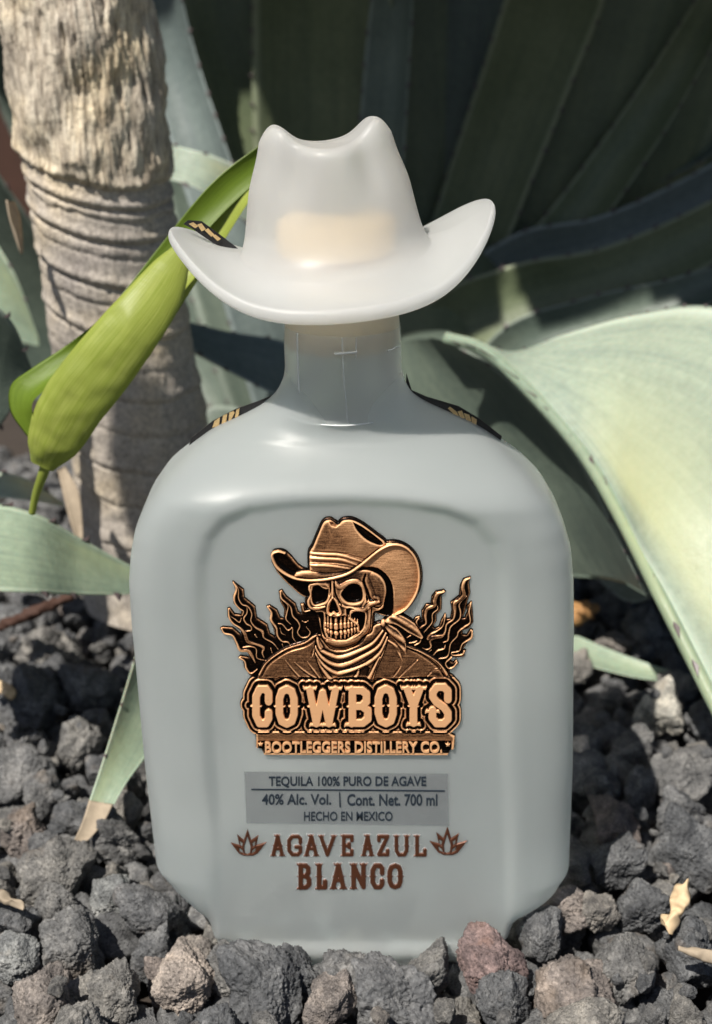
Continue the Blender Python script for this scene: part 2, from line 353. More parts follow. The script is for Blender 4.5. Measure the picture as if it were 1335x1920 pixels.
# ------------------------------------------------------------------ leaves by two edges
def add_attr(me, name, v):
    at = me.attributes.new(name, 'FLOAT', 'POINT'); at.data.foreach_set('value', np.asarray(v, np.float32))
def leaf_mesh(name, L, R, conc, thick, mat, n=70, m=22, teeth=0.0, tooth_gap=0.012, wav=0.0, seed=0, world=False, tooth_sides=(0, 1)):
    """a fleshy leaf spanned between two 3-D edges; conc>0 makes a channel open towards the viewer"""
    L = np.asarray(L, float); R = np.asarray(R, float)
    if not world:
        L = pxw(L[:, 0], L[:, 1], L[:, 2]); R = pxw(R[:, 0], R[:, 1], R[:, 2])
    L = catmull(L, n); R = catmull(R, n)
    Wv = R - L; hw = np.linalg.norm(Wv, axis=1) / 2; T = np.gradient((L + R) / 2, axis=0)
    T /= np.linalg.norm(T, axis=1)[:, None] + 1e-9
    Nn = np.cross(Wv, T); Nn /= np.linalg.norm(Nn, axis=1)[:, None] + 1e-12
    mid = (L + R) / 2; tocam = CAM - mid
    sg = np.sign(np.median((Nn * tocam).sum(1))); Nn = Nn * (sg if sg else 1)
    u = np.linspace(-1, 1, m); V = []
    for face in (0, 1):
        for k in (range(m) if face == 0 else range(m - 2, 0, -1)):
            P = L + Wv * ((u[k] + 1) / 2)
            off = -conc * hw * (1 - u[k] ** 2)
            if face: off = off - thick * np.minimum(1, hw / 0.02) * (1 - abs(u[k]) ** 3)
            else: off = off + 0.15 * thick * (1 - u[k] ** 4) * np.minimum(1, hw / .02)
            V.append(P + Nn * off[:, None])
    V = np.stack(V, 1)                                       # n x ring x 3
    if wav: V = V + (fbm(V * 22 + seed, 2, seed)[..., None] * Nn[:, None, :]) * wav
    ring = V.shape[1]; F = grid_faces(n, ring, True)
    across = np.concatenate([(u + 1) / 2, ((u + 1) / 2)[-2:0:-1]]); ac = np.tile(across, n); al = np.repeat(np.linspace(0, 1, n), ring)
    Vf = V.reshape(-1, 3)
    caps = []
    for r0 in (0, n - 1):
        idx = r0 * ring + np.arange(ring); c = len(Vf); Vf = np.vstack([Vf, V[r0].mean(0)[None]]); ac = np.append(ac, .5); al = np.append(al, r0 / (n - 1))
        nx = np.roll(idx, -1)
        caps.append(np.stack([idx, nx, np.full(ring, c)] if r0 else [nx, idx, np.full(ring, c)], -1))
    faces = [tuple(f) for f in F] + [tuple(f) for cc in caps for f in cc]
    verts = Vf.tolist(); nb = len(verts)
    spots = []
    if teeth:
        for si, (E, sgn) in enumerate(((L, -1), (R, 1))):
            if si not in tooth_sides: continue
            seg = np.linalg.norm(np.diff(E, axis=0), axis=1); cum = np.concatenate([[0], np.cumsum(seg)])
            s = tooth_gap * 0.7
            while s < cum[-1] - tooth_gap * .5:
                i = min(n - 2, int(np.searchsorted(cum, s)) - 1); i = max(i, 0)
                P = E[i] + (E[i + 1] - E[i]) * ((s - cum[i]) / max(seg[i], 1e-9))
                o = sgn * Wv[i] / (2 * hw[i] + 1e-9); spots.append((P, o, T[i], Nn[i], si)); s += tooth_gap * random.uniform(.75, 1.25)
    for (P, o, t, nn, si) in spots:
        ln = teeth * random.uniform(.7, 1.2); b_ = teeth * .75
        P = P - o * 0.0006
        q = [P - t * b_, P + nn * b_ * .35, P + t * b_, P - nn * b_ * .35, P + o * ln + t * ln * random.uniform(.2, .8)]
        s0 = len(verts); verts += [list(map(float, x)) for x in q]
        faces += [(s0, s0 + 1, s0 + 4), (s0 + 1, s0 + 2, s0 + 4), (s0 + 2, s0 + 3, s0 + 4), (s0 + 3, s0, s0 + 4)]
    ac = np.concatenate([ac, np.full(len(verts) - nb, .5)]); al = np.concatenate([al, np.full(len(verts) - nb, .5)])
    me = bpy.data.meshes.new(name); me.from_pydata([tuple(v) for v in verts], [], faces); me.update()
    bmm = bmesh.new(); bmm.from_mesh(me); bmesh.ops.recalc_face_normals(bmm, faces=bmm.faces); bmm.to_mesh(me); bmm.free()
    add_attr(me, 'across', ac); add_attr(me, 'along', al)
    me.materials.append(mat); me.materials.append(M_SPINE)
    nbody = len(F) + sum(len(c) for c in caps)
    for p in me.polygons:
        p.use_smooth = p.index < nbody
        if p.index >= nbody: p.material_index = 1
    return me, (L, R, Wv, T, Nn)

agave = thing('agave_plant', 'large grey green agave rosette filling the background behind the bottle', 'agave', (0.04, 0.45, -0.03))
AG0 = Vector((0.04, 0.45, -0.03))
def agleaf(L, R, conc=0.2, thick=0.008, mat=M_AG_SHADED, label=None, **kw):
    me, fr = leaf_mesh('leaf', L, R, conc, thick, mat, **kw)
    o = ob('leaf', me, agave); o.location = -AG0
    if label: o['label'] = label
    return o, fr
# core
def tube_mesh(name, pts, radii, mat, n=60, m=20, seed=None, rough=0.0, world=True):
    P = catmull(np.array(pts, float), n); r = catmull(np.array(radii, float)[:, None], n)[:, 0]
    T = np.gradient(P, axis=0); T /= np.linalg.norm(T, axis=1)[:, None]
    A = np.cross(T, [0.13, 1, 0.05]); A /= np.linalg.norm(A, axis=1)[:, None]; B = np.cross(T, A)
    th = np.linspace(0, 2 * math.pi, m, endpoint=False)
    rr = np.repeat(r[:, None], m, 1)
    V = P[:, None] + (A[:, None] * np.cos(th)[None, :, None] + B[:, None] * np.sin(th)[None, :, None]) * rr[..., None]
    if rough: V = V + (V - P[:, None]) * (fbm(V * 60, 3, seed or 1) * rough)[..., None]
    F = grid_faces(n, m, True); Vf = V.reshape(-1, 3); faces = F.tolist()
    for r0 in (0, n - 1):
        c = len(Vf); Vf = np.vstack([Vf, P[r0][None]]); idx = r0 * m + np.arange(m)
        for a in range(m): faces.append((int(idx[a]), int(idx[(a + 1) % m]), c))
    me = bpy.data.meshes.new(name); me.from_pydata([tuple(v) for v in Vf], [], faces)
    bm = bmesh.new(); bm.from_mesh(me); bmesh.ops.recalc_face_normals(bm, faces=bm.faces); bm.to_mesh(me); bm.free()
    add_attr(me, 'across', np.append(np.tile(np.linspace(0, 1, m), n), [0, 0])); add_attr(me, 'along', np.append(np.repeat(np.linspace(0, 1, n), m), [0, 1]))
    for p in me.polygons: p.use_smooth = True
    if mat: me.materials.append(mat)
    return me
o = ob('core', tube_mesh('core', [(0.04, .45, -.05), (.04, .45, .05), (.04, .46, .14)], [.09, .075, .03], M_AG_OLIVE_SHADED), agave); o.location = -AG0

def band(c, hw, Y):
    """edges from a centre line given in photo pixels: c = [(x,y)...], hw half widths, Y depths"""
    c = np.array(c, float); t = np.gradient(c, axis=0); t /= np.linalg.norm(t, axis=1)[:, None]; nrm = np.stack([t[:, 1], -t[:, 0]], 1)
    hw = np.array(hw, float)[:, None]; Y = np.array(Y, float)[:, None]
    return np.hstack([c + nrm * hw, Y + 0.012]), np.hstack([c - nrm * hw, Y])
TE = dict(teeth=0.0022, tooth_gap=0.015)
# tall leaves behind the hat
agleaf(*band([(660, 1000), (625, 600), (608, 300), (604, 0), (600, -300), (600, -520)], [90, 125, 132, 132, 125, 80], [.44, .44, .44, .42, .36, .27]), mat=M_AG_OLIVE_SHADED, conc=.42, label='tall olive leaf rising behind the hat stopper', **TE)
agleaf(*band([(600, 1000), (500, 640), (415, 300), (360, 0), (330, -250), (310, -450)], [70, 110, 118, 110, 100, 60], [.42, .43, .47, .49, .44, .36]), mat=M_AG_SHADED, conc=.5, **TE)
agleaf(*band([(720, 1000), (770, 600), (800, 300), (835, 0), (870, -250), (890, -450)], [70, 90, 100, 105, 100, 60], [.46, .48, .5, .5, .44, .34]), mat=M_AG_SHADED, conc=.5, **TE)
agleaf(*band([(740, 940), (810, 640), (900, 380), (985, 150), (1060, -60), (1140, -330)], [60, 66, 76, 84, 90, 70], [.44, .44, .44, .43, .40, .32]), mat=M_AG_OLIVE_SHADED, conc=.42, **TE)
agleaf(*band([(780, 900), (900, 600), (1040, 360), (1150, 130), (1230, -60), (1330, -330)], [60, 72, 80, 80, 74, 60], [.48, .50, .52, .52, .50, .42]), mat=M_AG_BLUE_SHADED, conc=.42, **TE)
agleaf(*band([(800, 760), (880, 600), (1000, 430), (1150, 330), (1340, 235), (1560, 90)], [50, 54, 60, 52, 46, 30], [.45, .46, .46, .46, .46, .46]), mat=M_AG_SHADED, conc=.5, **TE)
agleaf(*band([(760, 760), (850, 600), (990, 500), (1150, 455), (1340, 360), (1560, 200)], [50, 60, 66, 56, 50, 30], [.42, .42, .42, .41, .41, .41]), mat=M_AG_BLUE_SHADED, conc=.5, **TE)
agleaf(*band([(740, 800), (840, 620), (980, 560), (1150, 520), (1340, 430), (1560, 290)], [50, 64, 66, 60, 52, 40], [.40, .39, .38, .37, .37, .37]), mat=M_AG_OLIVE_SHADED, conc=.42, label='olive leaf sweeping right just above the big sunlit leaf', **TE)
agleaf(*band([(560, 1000), (380, 700), (250, 480), (130, 250), (40, 60), (-60, -200)], [70, 90, 100, 100, 90, 60], [.46, .52, .56, .58, .56, .5]), mat=M_AG_SHADED, conc=.42, **TE)
agleaf(*band([(520, 1050), (300, 850), (100, 640), (-60, 400), (-160, 200)], [70, 90, 100, 90, 60], [.40, .42, .42, .4, .38]), mat=M_AG_SHADED, conc=.42, **TE)
agleaf(*band([(860, 950), (1050, 900), (1250, 980), (1450, 1150)], [70, 80, 80, 60], [.40, .38, .34, .3]), mat=M_AG_SHADED, conc=.42, **TE)
agleaf(*band([(760, 860), (830, 560), (890, 260), (945, 40), (1000, -240)], [44, 46, 46, 42, 30], [.44, .46, .47, .47, .42]), mat=M_AG_BLUE_SHADED, conc=.5, **TE)
agleaf(*band([(820, 760), (930, 590), (1100, 380), (1250, 160), (1390, -90)], [40, 46, 46, 42, 26], [.41, .42, .43, .44, .42]), mat=M_AG_OLIVE_SHADED, conc=.5, label='narrow olive leaf rising to the upper right corner', **TE)
agleaf(*band([(700, 900), (700, 560), (716, 260), (735, 0), (760, -260)], [40, 44, 44, 40, 26], [.41, .41, .41, .41, .38]), mat=M_AG_SHADED, conc=.5, **TE)
agleaf(*band([(560, 900), (470, 560), (380, 300), (318, 80), (285, -160)], [44, 52, 50, 42, 26], [.38, .39, .41, .43, .42]), mat=M_AG_BLUE_SHADED, conc=.5, label='blue green leaf just right of the palm trunk', **TE)
agleaf(*band([(840, 840), (960, 660), (1110, 600), (1260, 560), (1420, 500)], [40, 46, 44, 38, 26], [.36, .35, .34, .33, .33]), mat=M_AG_SHADED, conc=.5, **TE)
# big sunlit leaf on the right
HL = [(836, 634, .225), (900, 652, .215), (960, 700, .20), (1080, 832, .165), (1160, 962, .135), (1232, 1105, .10), (1338, 1315, .07), (1420, 1480, .05)]
HR = [(842, 629, .227), (905, 640, .225), (965, 655, .225), (1060, 625, .22), (1190, 588, .21), (1335, 572, .18), (1500, 640, .14), (1640, 900, .10)]
oH, frH = agleaf(HL, HR, conc=-.10, thick=.010, mat=M_AG_PALE, n=110, m=40, wav=.0022, teeth=.0016, tooth_gap=.009, tooth_sides=(1,), label='broad sunlit pale green leaf with toothed edge at the right')
# its rolled margin as a pale rim, and single teeth
Lh = frH[0]
o = ob('leaf_margin', tube_mesh('leaf_margin', Lh[::6] + np.array([0, -.0006, 0]), [.0026] * len(Lh[::6]), M_AG_GREEN, n=140, m=10), agave); o.location = -AG0
for (tx, ty) in [(905, 660), (948, 697), (985, 730), (1008, 757), (1048, 800), (1086, 850), (1112, 886), (1155, 955), (1218, 1062), (1264, 1152), (1300, 1232), (850, 640), (875, 648)]:
    qx, qy, dd = wpx(Lh); k = int(np.argmin((qx - tx) ** 2 + (qy - ty) ** 2)); P = Lh[k] + np.array([0, -.0031, .0004]); t = frH[3][k]; od = -frH[2][k] / np.linalg.norm(frH[2][k])
    bm = bmesh.new(); s_ = .0042 * (0.7 if tx < 900 else 1) * random.uniform(.8, 1.2)
    vs = [P - t * s_, P + np.array([0, -.0007, 0]) + od * .0002, P + t * s_, P + np.array([0, .0008, 0]), P + od * s_ * .9 + t * s_ * 1.2]
    vv = [bm.verts.new([float(a) for a in v]) for v in vs]
    for f in ((0, 1, 4), (1, 2, 4), (2, 3, 4), (3, 0, 4), (3, 2, 1, 0)): bm.faces.new([vv[i] for i in f])
    bmesh.ops.recalc_face_normals(bm, faces=bm.faces); me = bpy.data.meshes.new('spine'); bm.to_mesh(me); bm.free(); me.materials.append(M_SPINE)
    sp = ob('spine', me, oH)
# shaded leaf under it
agleaf([(700, 640, .32), (720, 740, .30), (860, 860, .26), (960, 960, .23), (1040, 1080, .21)], [(838, 640, .24), (956, 712, .215), (1078, 846, .18), (1150, 985, .15), (1215, 1120, .12)], conc=.15, mat=M_AG_SHADED, **TE)
agleaf([(1000, 1000, .3), (1100, 1010, .27), (1180, 1040, .24), (1260, 1090, .2)], [(1000, 1060, .3), (1100, 1075, .26), (1180, 1130, .22), (1262, 1100, .2)], conc=.15, mat=M_AG_BLUE_SHADED, **TE)
# pale leaves at the left
agleaf([(-260, 940, .10), (-60, 938, .12), (60, 960, .12), (150, 1008, .13), (250, 1062, .14), (340, 1096, .15)], [(-260, 1100, .07), (-60, 1106, .08), (60, 1112, .09), (150, 1116, .11), (250, 1114, .13), (342, 1102, .15)],
       conc=.10, thick=.008, mat=M_AG_GREEN, label='pale green leaf lying level at the left edge', teeth=.003, tooth_gap=.02)
agleaf([(-160, 880, .20), (-40, 880, .2), (50, 897, .2), (118, 942, .21)], [(-160, 940, .19), (-40, 932, .19), (50, 938, .19), (120, 950, .21)], conc=.1, mat=M_AG_PALE, teeth=.003, tooth_gap=.02)
agleaf([(-200, 330, .34), (-60, 400, .34), (20, 500, .33), (72, 632, .33)], [(-200, 640, .33), (-80, 640, .33), (10, 640, .33), (74, 650, .33)], conc=.2, mat=M_AG_GREEN, **TE)
agleaf([(-160, 500, .15), (-60, 540, .16), (20, 600, .17), (60, 690, .18)], [(-160, 900, .15), (-60, 860, .16), (0, 800, .17), (58, 705, .18)], conc=.2, mat=M_AG_SHADED, **TE)
# tip leaf on the rocks, lower left
oJ, frJ = agleaf([(285, 1120, .125), (262, 1200, .108), (226, 1320, .083), (188, 1440, .064), (166, 1505, .055)], [(345, 1250, .115), (326, 1325, .10), (292, 1395, .083), (240, 1465, .064), (212, 1512, .055)],
       conc=.28, thick=.005, mat=M_AG_GREEN, label='pale green leaf tip resting on the rocks left of the bottle', teeth=.0012, tooth_gap=.016, tooth_sides=(0,))
me, _ = leaf_mesh('dry_tip', [(167, 1500, .0555), (158, 1530, .052), (144, 1565, .048), (131, 1588, .045)], [(213, 1508, .0555), (196, 1540, .052), (166, 1575, .048), (136, 1592, .045)], .25, .004, M_DRY, n=30, m=12, wav=.0016)
sp = ob('dry_tip', me, oJ)
# thin leaf on the ground at the right
agleaf([(980, 1170, .22), (1070, 1188, .205), (1130, 1212, .195), (1200, 1238, .185), (1290, 1264, .175), (1420, 1262, .16)], [(980, 1240, .205), (1070, 1240, .19), (1130, 1256, .182), (1200, 1272, .177), (1290, 1280, .172), (1420, 1270, .16)], conc=.25, thick=.005, mat=M_AG_GREEN, label='narrow pale leaf lying on the rocks right of the bottle')
# leaves between trunk and hat
agleaf([(230, 215, .31), (320, 268, .31), (400, 292, .31), (480, 330, .32), (600, 400, .34)], [(230, 330, .30), (320, 338, .30), (385, 362, .30), (450, 410, .31), (590, 470, .33)], conc=.12, mat=M_AG_PALE, label='pale sunlit leaf between the trunk and the hat', **TE)
agleaf([(340, 600, .27), (430, 622, .28), (530, 640, .29), (660, 690, .32)], [(340, 640, .25), (420, 690, .26), (530, 748, .27), (660, 810, .3)], conc=.15, mat=M_AG_BLUE_SHADED, label='bluish leaf seen left of the bottle neck', **TE)
agleaf([(300, 780, .33), (420, 760, .33), (540, 800, .33), (660, 860, .36)], [(300, 880, .3), (420, 900, .31), (540, 930, .32), (660, 950, .35)], conc=.15, mat=M_AG_SHADED, **TE)
# leaves added above the picture, placed to shade the heart of the plant
def shade_arch(x0, x1, ytop, yend, z0, ztop, zend, hw, mat=M_AG_OLIVE_SHADED):
    c = np.array([(x0, .46, .05), ((x0 * .6 + x1 * .4), .49, z0), (x1 * .8 + x0 * .2, ytop, ztop), (x1, (ytop + yend) / 2, ztop + .02), (x1 + (x1 - x0) * .1, yend, zend)], float)
    ws = np.array([.6, .9, 1.0, 1.0, .6]) * hw
    Lw = c + np.stack([-ws, 0 * ws, 0 * ws], -1); Rw = c + np.stack([ws, 0 * ws, 0 * ws], -1)
    return agleaf(Lw, Rw, conc=-.12, thick=.012, mat=mat, world=True, teeth=.004, tooth_gap=.02)
shade_arch(-.02, -.13, .42, .12, .35, .60, .56, .062)
shade_arch(.02, .0, .40, .06, .38, .66, .60, .070)
shade_arch(.06, .12, .40, .04, .38, .62, .58, .070, M_AG_SHADED)
shade_arch(.10, .25, .40, .06, .36, .60, .52, .075)
shade_arch(.12, .38, .42, .12, .33, .55, .48, .075)
shade_arch(.03, -.06, .52, .26, .42, .74, .72, .080)
shade_arch(.07, .17, .52, .24, .42, .72, .70, .085, M_AG_SHADED)
shade_arch(.07, .06, .36, -.02, .40, .70, .62, .080, M_AG_SHADED)
shade_arch(.10, .19, .36, .0, .38, .66, .56, .085)
shade_arch(.12, .31, .38, .02, .38, .62, .50, .085, M_AG_SHADED)
shade_arch(.14, .45, .42, .08, .36, .60, .46, .085)
shade_arch(.03, -.05, .40, .10, .42, .68, .62, .070, M_AG_SHADED)
shade_arch(.0, -.20, .50, .26, .40, .70, .66, .060, M_AG_SHADED)
shade_arch(.0, -.11, .50, .22, .42, .64, .60, .060)
shade_arch(-.02, -.25, .50, .19, .42, .70, .68, .062)
shade_arch(.0, -.16, .46, .20, .42, .66, .62, .06, M_AG_SHADED)
shade_arch(.05, .04, .32, .06, .38, .56, .54, .075)
shade_arch(.08, .14, .32, .06, .37, .56, .53, .075, M_AG_SHADED)
shade_arch(.11, .25, .34, .09, .36, .55, .50, .075)
shade_arch(.12, .35, .38, .12, .34, .54, .48, .075, M_AG_SHADED)
shade_arch(.04, -.04, .34, .09, .38, .58, .56, .065, M_AG_SHADED)
shade_arch(.10, .32, .56, .26, .46, .78, .70, .10)

# ------------------------------------------------------------------ palm trunk
def make_trunk():
    n, m = 620, 260
    ctr = pxw(np.array([110, 135, 165, 205, 250, 275, 285]), np.array([-220, 0, 300, 560, 800, 960, 1120]), np.array([.20, .205, .21, .22, .23, .235, .24]))
    lft = pxw(np.array([-20, 8, 42, 85, 120, 150, 160]), np.array([-220, 0, 300, 560, 800, 960, 1120]), np.array([.20, .205, .21, .22, .23, .235, .24]))
    rgt = pxw(np.array([240, 272, 312, 350, 388, 402, 410]), np.array([-220, 0, 300, 560, 800, 960, 1120]), np.array([.20, .205, .21, .22, .23, .235, .24]))
    ctr = (lft + rgt) / 2; rad = np.linalg.norm(rgt - lft, axis=1) / 2 * .98
    P = catmull(ctr, n); r = catmull(rad[:, None], n)[:, 0]
    th = np.linspace(0, 2 * math.pi, m, endpoint=False); A = np.array([1, 0, 0.0]); B = np.array([0, 1, 0.1])
    al = np.linspace(0, 1, n)[:, None] + 0 * th[None]
    qx, qy, _ = wpx(P); y = np.repeat(qy[:, None], m, 1) + 26 * np.cos(th)[None] * -1 + 14 * np.sin(th * 2 + 1)[None] * .4
    D = np.stack([np.cos(th)[None] * 3.0 + 0 * al, np.sin(th)[None] * 3.0 + 0 * al, al * 22], -1)
    fib = fbm(np.stack([np.cos(th)[None] * 42 + 0 * al, np.sin(th)[None] * 42 + 0 * al, al * 30], -1), 5, 3, .62)
    lump = fbm(D * .7, 3, 9)
    top = 1 - sstep(285, 325, y + 25 * lump)
    disp = lump * .0009 * (1 + 1.4 * top) + fib * (.00022 + .0006 * top)
    disp = disp + top * .0022
    for (yy, s) in ((312, .0016), (352, .0018), (372, .0007), (412, .0017), (440, .0006), (496, .0017), (530, .0006), (588, .0014), (640, .0006), (700, .0018), (760, .001), (830, .0015), (900, .0012), (975, .0014)):
        d = y - yy - 7 * lump * np.sin(yy) - 1.5 * fib
        disp = disp + s * (.6 if yy < 600 else .35) * (np.exp(-((d + 13) / 9) ** 2) - 1.25 * np.exp(-(d / 4.0) ** 2))
    pits = np.clip(vnoise(np.stack([np.cos(th)[None] * 11 + 0 * al, np.sin(th)[None] * 11 + 0 * al, al * 20], -1), 31) - .45, 0, 1) * top
    disp = disp - pits * .006
    ax = A[None, None] * np.cos(th)[None, :, None] + B[None, None] * np.sin(th)[None, :, None]
    V = P[:, None] + ax * (r[:, None] + disp)[..., None]
    return mesh_np('trunk', V.reshape(-1, 3), grid_faces(n, m, True)[:, ::-1], M_BARK, attr=top.ravel())
trunk = thing('palm_trunk', 'ringed grey brown palm trunk with fibrous bark at the left', 'palm trunk', [float(v) for v in pxw(285, 1120, .24)])
TL = trunk.location.copy()
o = ob('bark', make_trunk(), trunk); o.location = -TL
for L_, R_ in (([(108, 880, .185), (118, 930, .18), (135, 990, .175), (150, 1030, .172)], [(122, 872, .187), (148, 925, .18), (156, 985, .177), (154, 1030, .172)]),
               ([(10, 375, .18), (14, 410, .178), (24, 440, .178), (32, 475, .178)], [(24, 378, .19), (34, 405, .19), (38, 440, .19), (38, 478, .18)])):
    me, _ = leaf_mesh('dry_sheath', L_, R_, .3, .0012, M_DRY, n=24, m=8, wav=.0012); o = ob('dry_sheath', me, trunk); o.location = -TL

# ------------------------------------------------------------------ furled green leaf
fl = thing('furled_leaf', 'bright green furled leaf hanging across the palm trunk', 'leaf', [float(v) for v in pxw(62, 958, .085)])
FL = fl.location.copy()
def flp(name, me, label=None):
    o = ob(name, me, fl, label); o.location = -FL; return o
flp('stalk', tube_mesh('stalk', pxw(np.array([60, 68, 82, 96]), np.array([962, 925, 885, 840]), np.array([.085, .083, .08, .078])), [.0011, .0013, .0017, .0022], M_FRESH))
# rolled body: a scroll (open spiral section) along a slanting axis
def scroll():
    pc = np.array([(82, 872), (104, 826), (148, 752), (208, 672), (272, 590), (322, 512), (356, 452)], float)
    hwp = np.array([26, 58, 68, 68, 60, 42, 12.0]); Y = np.array([.078, .076, .075, .075, .078, .085, .09])
    n = 130; c = catmull(pc, n); hw = catmull(hwp[:, None], n)[:, 0]; Yc = catmull(Y[:, None], n)[:, 0]
    P = pxw(c[:, 0], c[:, 1], Yc); s = np.linalg.norm(P - CAM, axis=1) / FPX; r = hw * s
    T = np.gradient(P, axis=0); T /= np.linalg.norm(T, axis=1)[:, None]; V_ = CAM - P; V_ /= np.linalg.norm(V_, axis=1)[:, None]
    A = np.cross(T, V_); A /= np.linalg.norm(A, axis=1)[:, None]; B = np.cross(A, T)
    m = 90; th = np.linspace(-0.72 * math.pi, 1.55 * math.pi, m); k = np.linspace(0, 1, m)
    rr = r[:, None] * (1.0 - .30 * (1 - k)[None]) 
    V = P[:, None] + A[:, None] * (np.cos(th)[None, :, None] * rr[..., None]) + B[:, None] * (np.sin(th)[None, :, None] * rr[..., None] * .42)
    V = V + fbm(V * 60, 3, 4)[..., None] * np.array([.0012, .0012, .0009])
    me = mesh_np('rolled_blade', V.reshape(-1, 3), grid_faces(n, m), M_FRESH)
    add_attr(me, 'across', np.tile(k, n)); add_attr(me, 'along', np.repeat(np.linspace(0, 1, n), m)); return me
flp('rolled_blade', scroll())
me, _ = leaf_mesh('outer_blade', [(74, 845, .078), (45, 812, .080), (18, 770, .082), (20, 722, .084), (60, 690, .085), (120, 650, .088), (200, 585, .09), (300, 460, .10), (400, 340, .105), (500, 262, .11)],
                  [(92, 850, .073), (70, 800, .073), (60, 760, .074), (80, 735, .075), (130, 700, .08), (190, 650, .086), (250, 585, .093), (345, 480, .098), (430, 390, .105), (510, 318, .11)], .30, .0004, M_FRESH_SHADED, n=110, m=20, wav=.0006)
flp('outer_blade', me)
me, _ = leaf_mesh('inner_blade', [(250, 585, .096), (330, 495, .10), (400, 410, .107), (450, 345, .11), (500, 300, .114)], [(300, 640, .088), (352, 552, .09), (400, 480, .096), (470, 375, .10), (510, 330, .11)], .30, .0004, M_FRESH, n=70, m=16, wav=.0006)
flp('inner_blade', me)

# unseen leaf added above the picture, outlined to shade the lower trunk
def sunup(px_, py_, Y, z): P = pxw(px_, py_, Y); k = (z - P[2]) / SUN.z; return P + np.array(SUN) * k
oc = [sunup(225, 740, .20, .50), sunup(255, 715, .20, .50), sunup(300, 700, .20, .50), sunup(360, 715, .20, .50), sunup(420, 770, .20, .50), sunup(440, 860, .20, .50)]
od = [sunup(215, 770, .20, .50), sunup(205, 860, .20, .50), sunup(215, 960, .20, .50), sunup(270, 1010, .20, .50), sunup(340, 1010, .20, .50), sunup(430, 930, .20, .50)]
me, _ = leaf_mesh('shade_leaf', oc, od, .1, .0006, M_FRESH_SHADED, n=60, m=16, world=True)
hl_ = rebase(ob('shade_leaf', me, None, 'broad green leaf added out of view to shade the lower trunk', 'leaf'))

# ------------------------------------------------------------------ lava rocks
def rock_verts(sub, seed, pit=1.0):
    bm = bmesh.new(); bmesh.ops.create_icosphere(bm, subdivisions=sub, radius=1.0)
    V = np.array([v.co[:] for v in bm.verts]); F = np.array([[v.index for v in f.verts] for f in bm.faces]); bm.free()
    r = np.random.default_rng(seed); u = V / np.linalg.norm(V, axis=1)[:, None]
    nrm = r.normal(size=(19, 3)); nrm /= np.linalg.norm(nrm, axis=1)[:, None]; d = r.uniform(.60, .97, 19)
    dp = u @ nrm.T; rad = np.where(dp > .05, d[None] / np.maximum(dp, .05), 9)
    k = 30.0; rad = -np.log(np.exp(-k * np.minimum(rad, 2)).sum(1) + math.exp(-k * 1.08)) / k
    rad = rad * (1 + .22 * fbm(u * 1.4 + seed, 2, seed) + .055 * fbm(u * 4.2 + seed, 3, seed + 5, .55))
    rad = rad + .045 * (1 - np.abs(vnoise(u * 5 + seed, seed + 2)) * 2.2) * np.clip(vnoise(u * 2 + 3, seed) + .4, 0, 1)
    if sub >= 5:
        pc = r.normal(size=(330, 3)); pc /= np.linalg.norm(pc, axis=1)[:, None]; ps = .022 + .075 * r.uniform(0, 1, 330) ** 2.5; pdp = r.uniform(.3, .8, 330)
        m = vnoise(pc * 1.6 + seed, seed + 8) > -.15
        for c, s, q in zip(pc[m], ps[m], pdp[m]):
            dd = np.linalg.norm(u - c, axis=1); rad = rad - pit * s * q * (1 - sstep(.45, 1.1, dd / s))
        rad = rad + .030 * fbm(u * 13, 2, seed + 3, .7) + .030 * fbm(u * 30, 2, seed + 4, .7)
    V = u * .01 * rad[:, None] * np.array([1.0, r.uniform(.78, 1.0), r.uniform(.66, .88)])
    return V, F
NV = 14
RV = [rock_verts(6, 100 + k) for k in range(NV)]
RM = [mesh_np('lava_rock', V, F, M_ROCK) for V, F in RV]
RL = [rock_verts(4, 100 + k) for k in range(NV)]
RS = [rock_verts(3, 100 + k) for k in range(NV)]
rocks = []   # x, y, z, a(scale), variant, rotation
GX0, GY0, GR = -.36, -.16, .0016
GW, GH = int(.76 / GR), int(.76 / GR)
H = np.full((GW, GH), -.022)
def on_bottle(x, y, a): return abs(x) < .060 + a * .92 and -a * .98 < y < .057 + a
def drop(x, y, a, sink=.3):
    ix, iy = (x - GX0) / GR, (y - GY0) / GR; k = int(a * .85 / GR) + 1
    i0, i1, j0, j1 = int(ix) - k, int(ix) + k + 1, int(iy) - k, int(iy) + k + 1
    if i0 < 0 or j0 < 0 or i1 >= GW or j1 >= GH: return None
    gx = (np.arange(i0, i1) - ix)[:, None] * GR / (a * .85); gy = (np.arange(j0, j1) - iy)[None] * GR / (a * .85)
    q = 1 - gx ** 2 - gy ** 2; ins = q > 0; lo = .68 * a * np.sqrt(np.maximum(q, 0))
    z = (np.where(ins, H[i0:i1, j0:j1] + lo, -9)).max() - sink * a
    H[i0:i1, j0:j1] = np.where(ins, np.maximum(H[i0:i1, j0:j1], z + lo), H[i0:i1, j0:j1])
    return z
R = random.Random(11)
def put(x, y, a, z=None, sink=.3, hold=False, var=None, special=None):
    if z is None: z = drop(x, y, a, sink)
    if z is None: return
    rocks.append([x, y, z, a, R.randrange(NV) if var is None else var, (R.uniform(0, 6.3), R.uniform(0, 6.3), R.uniform(0, 6.3)), special])
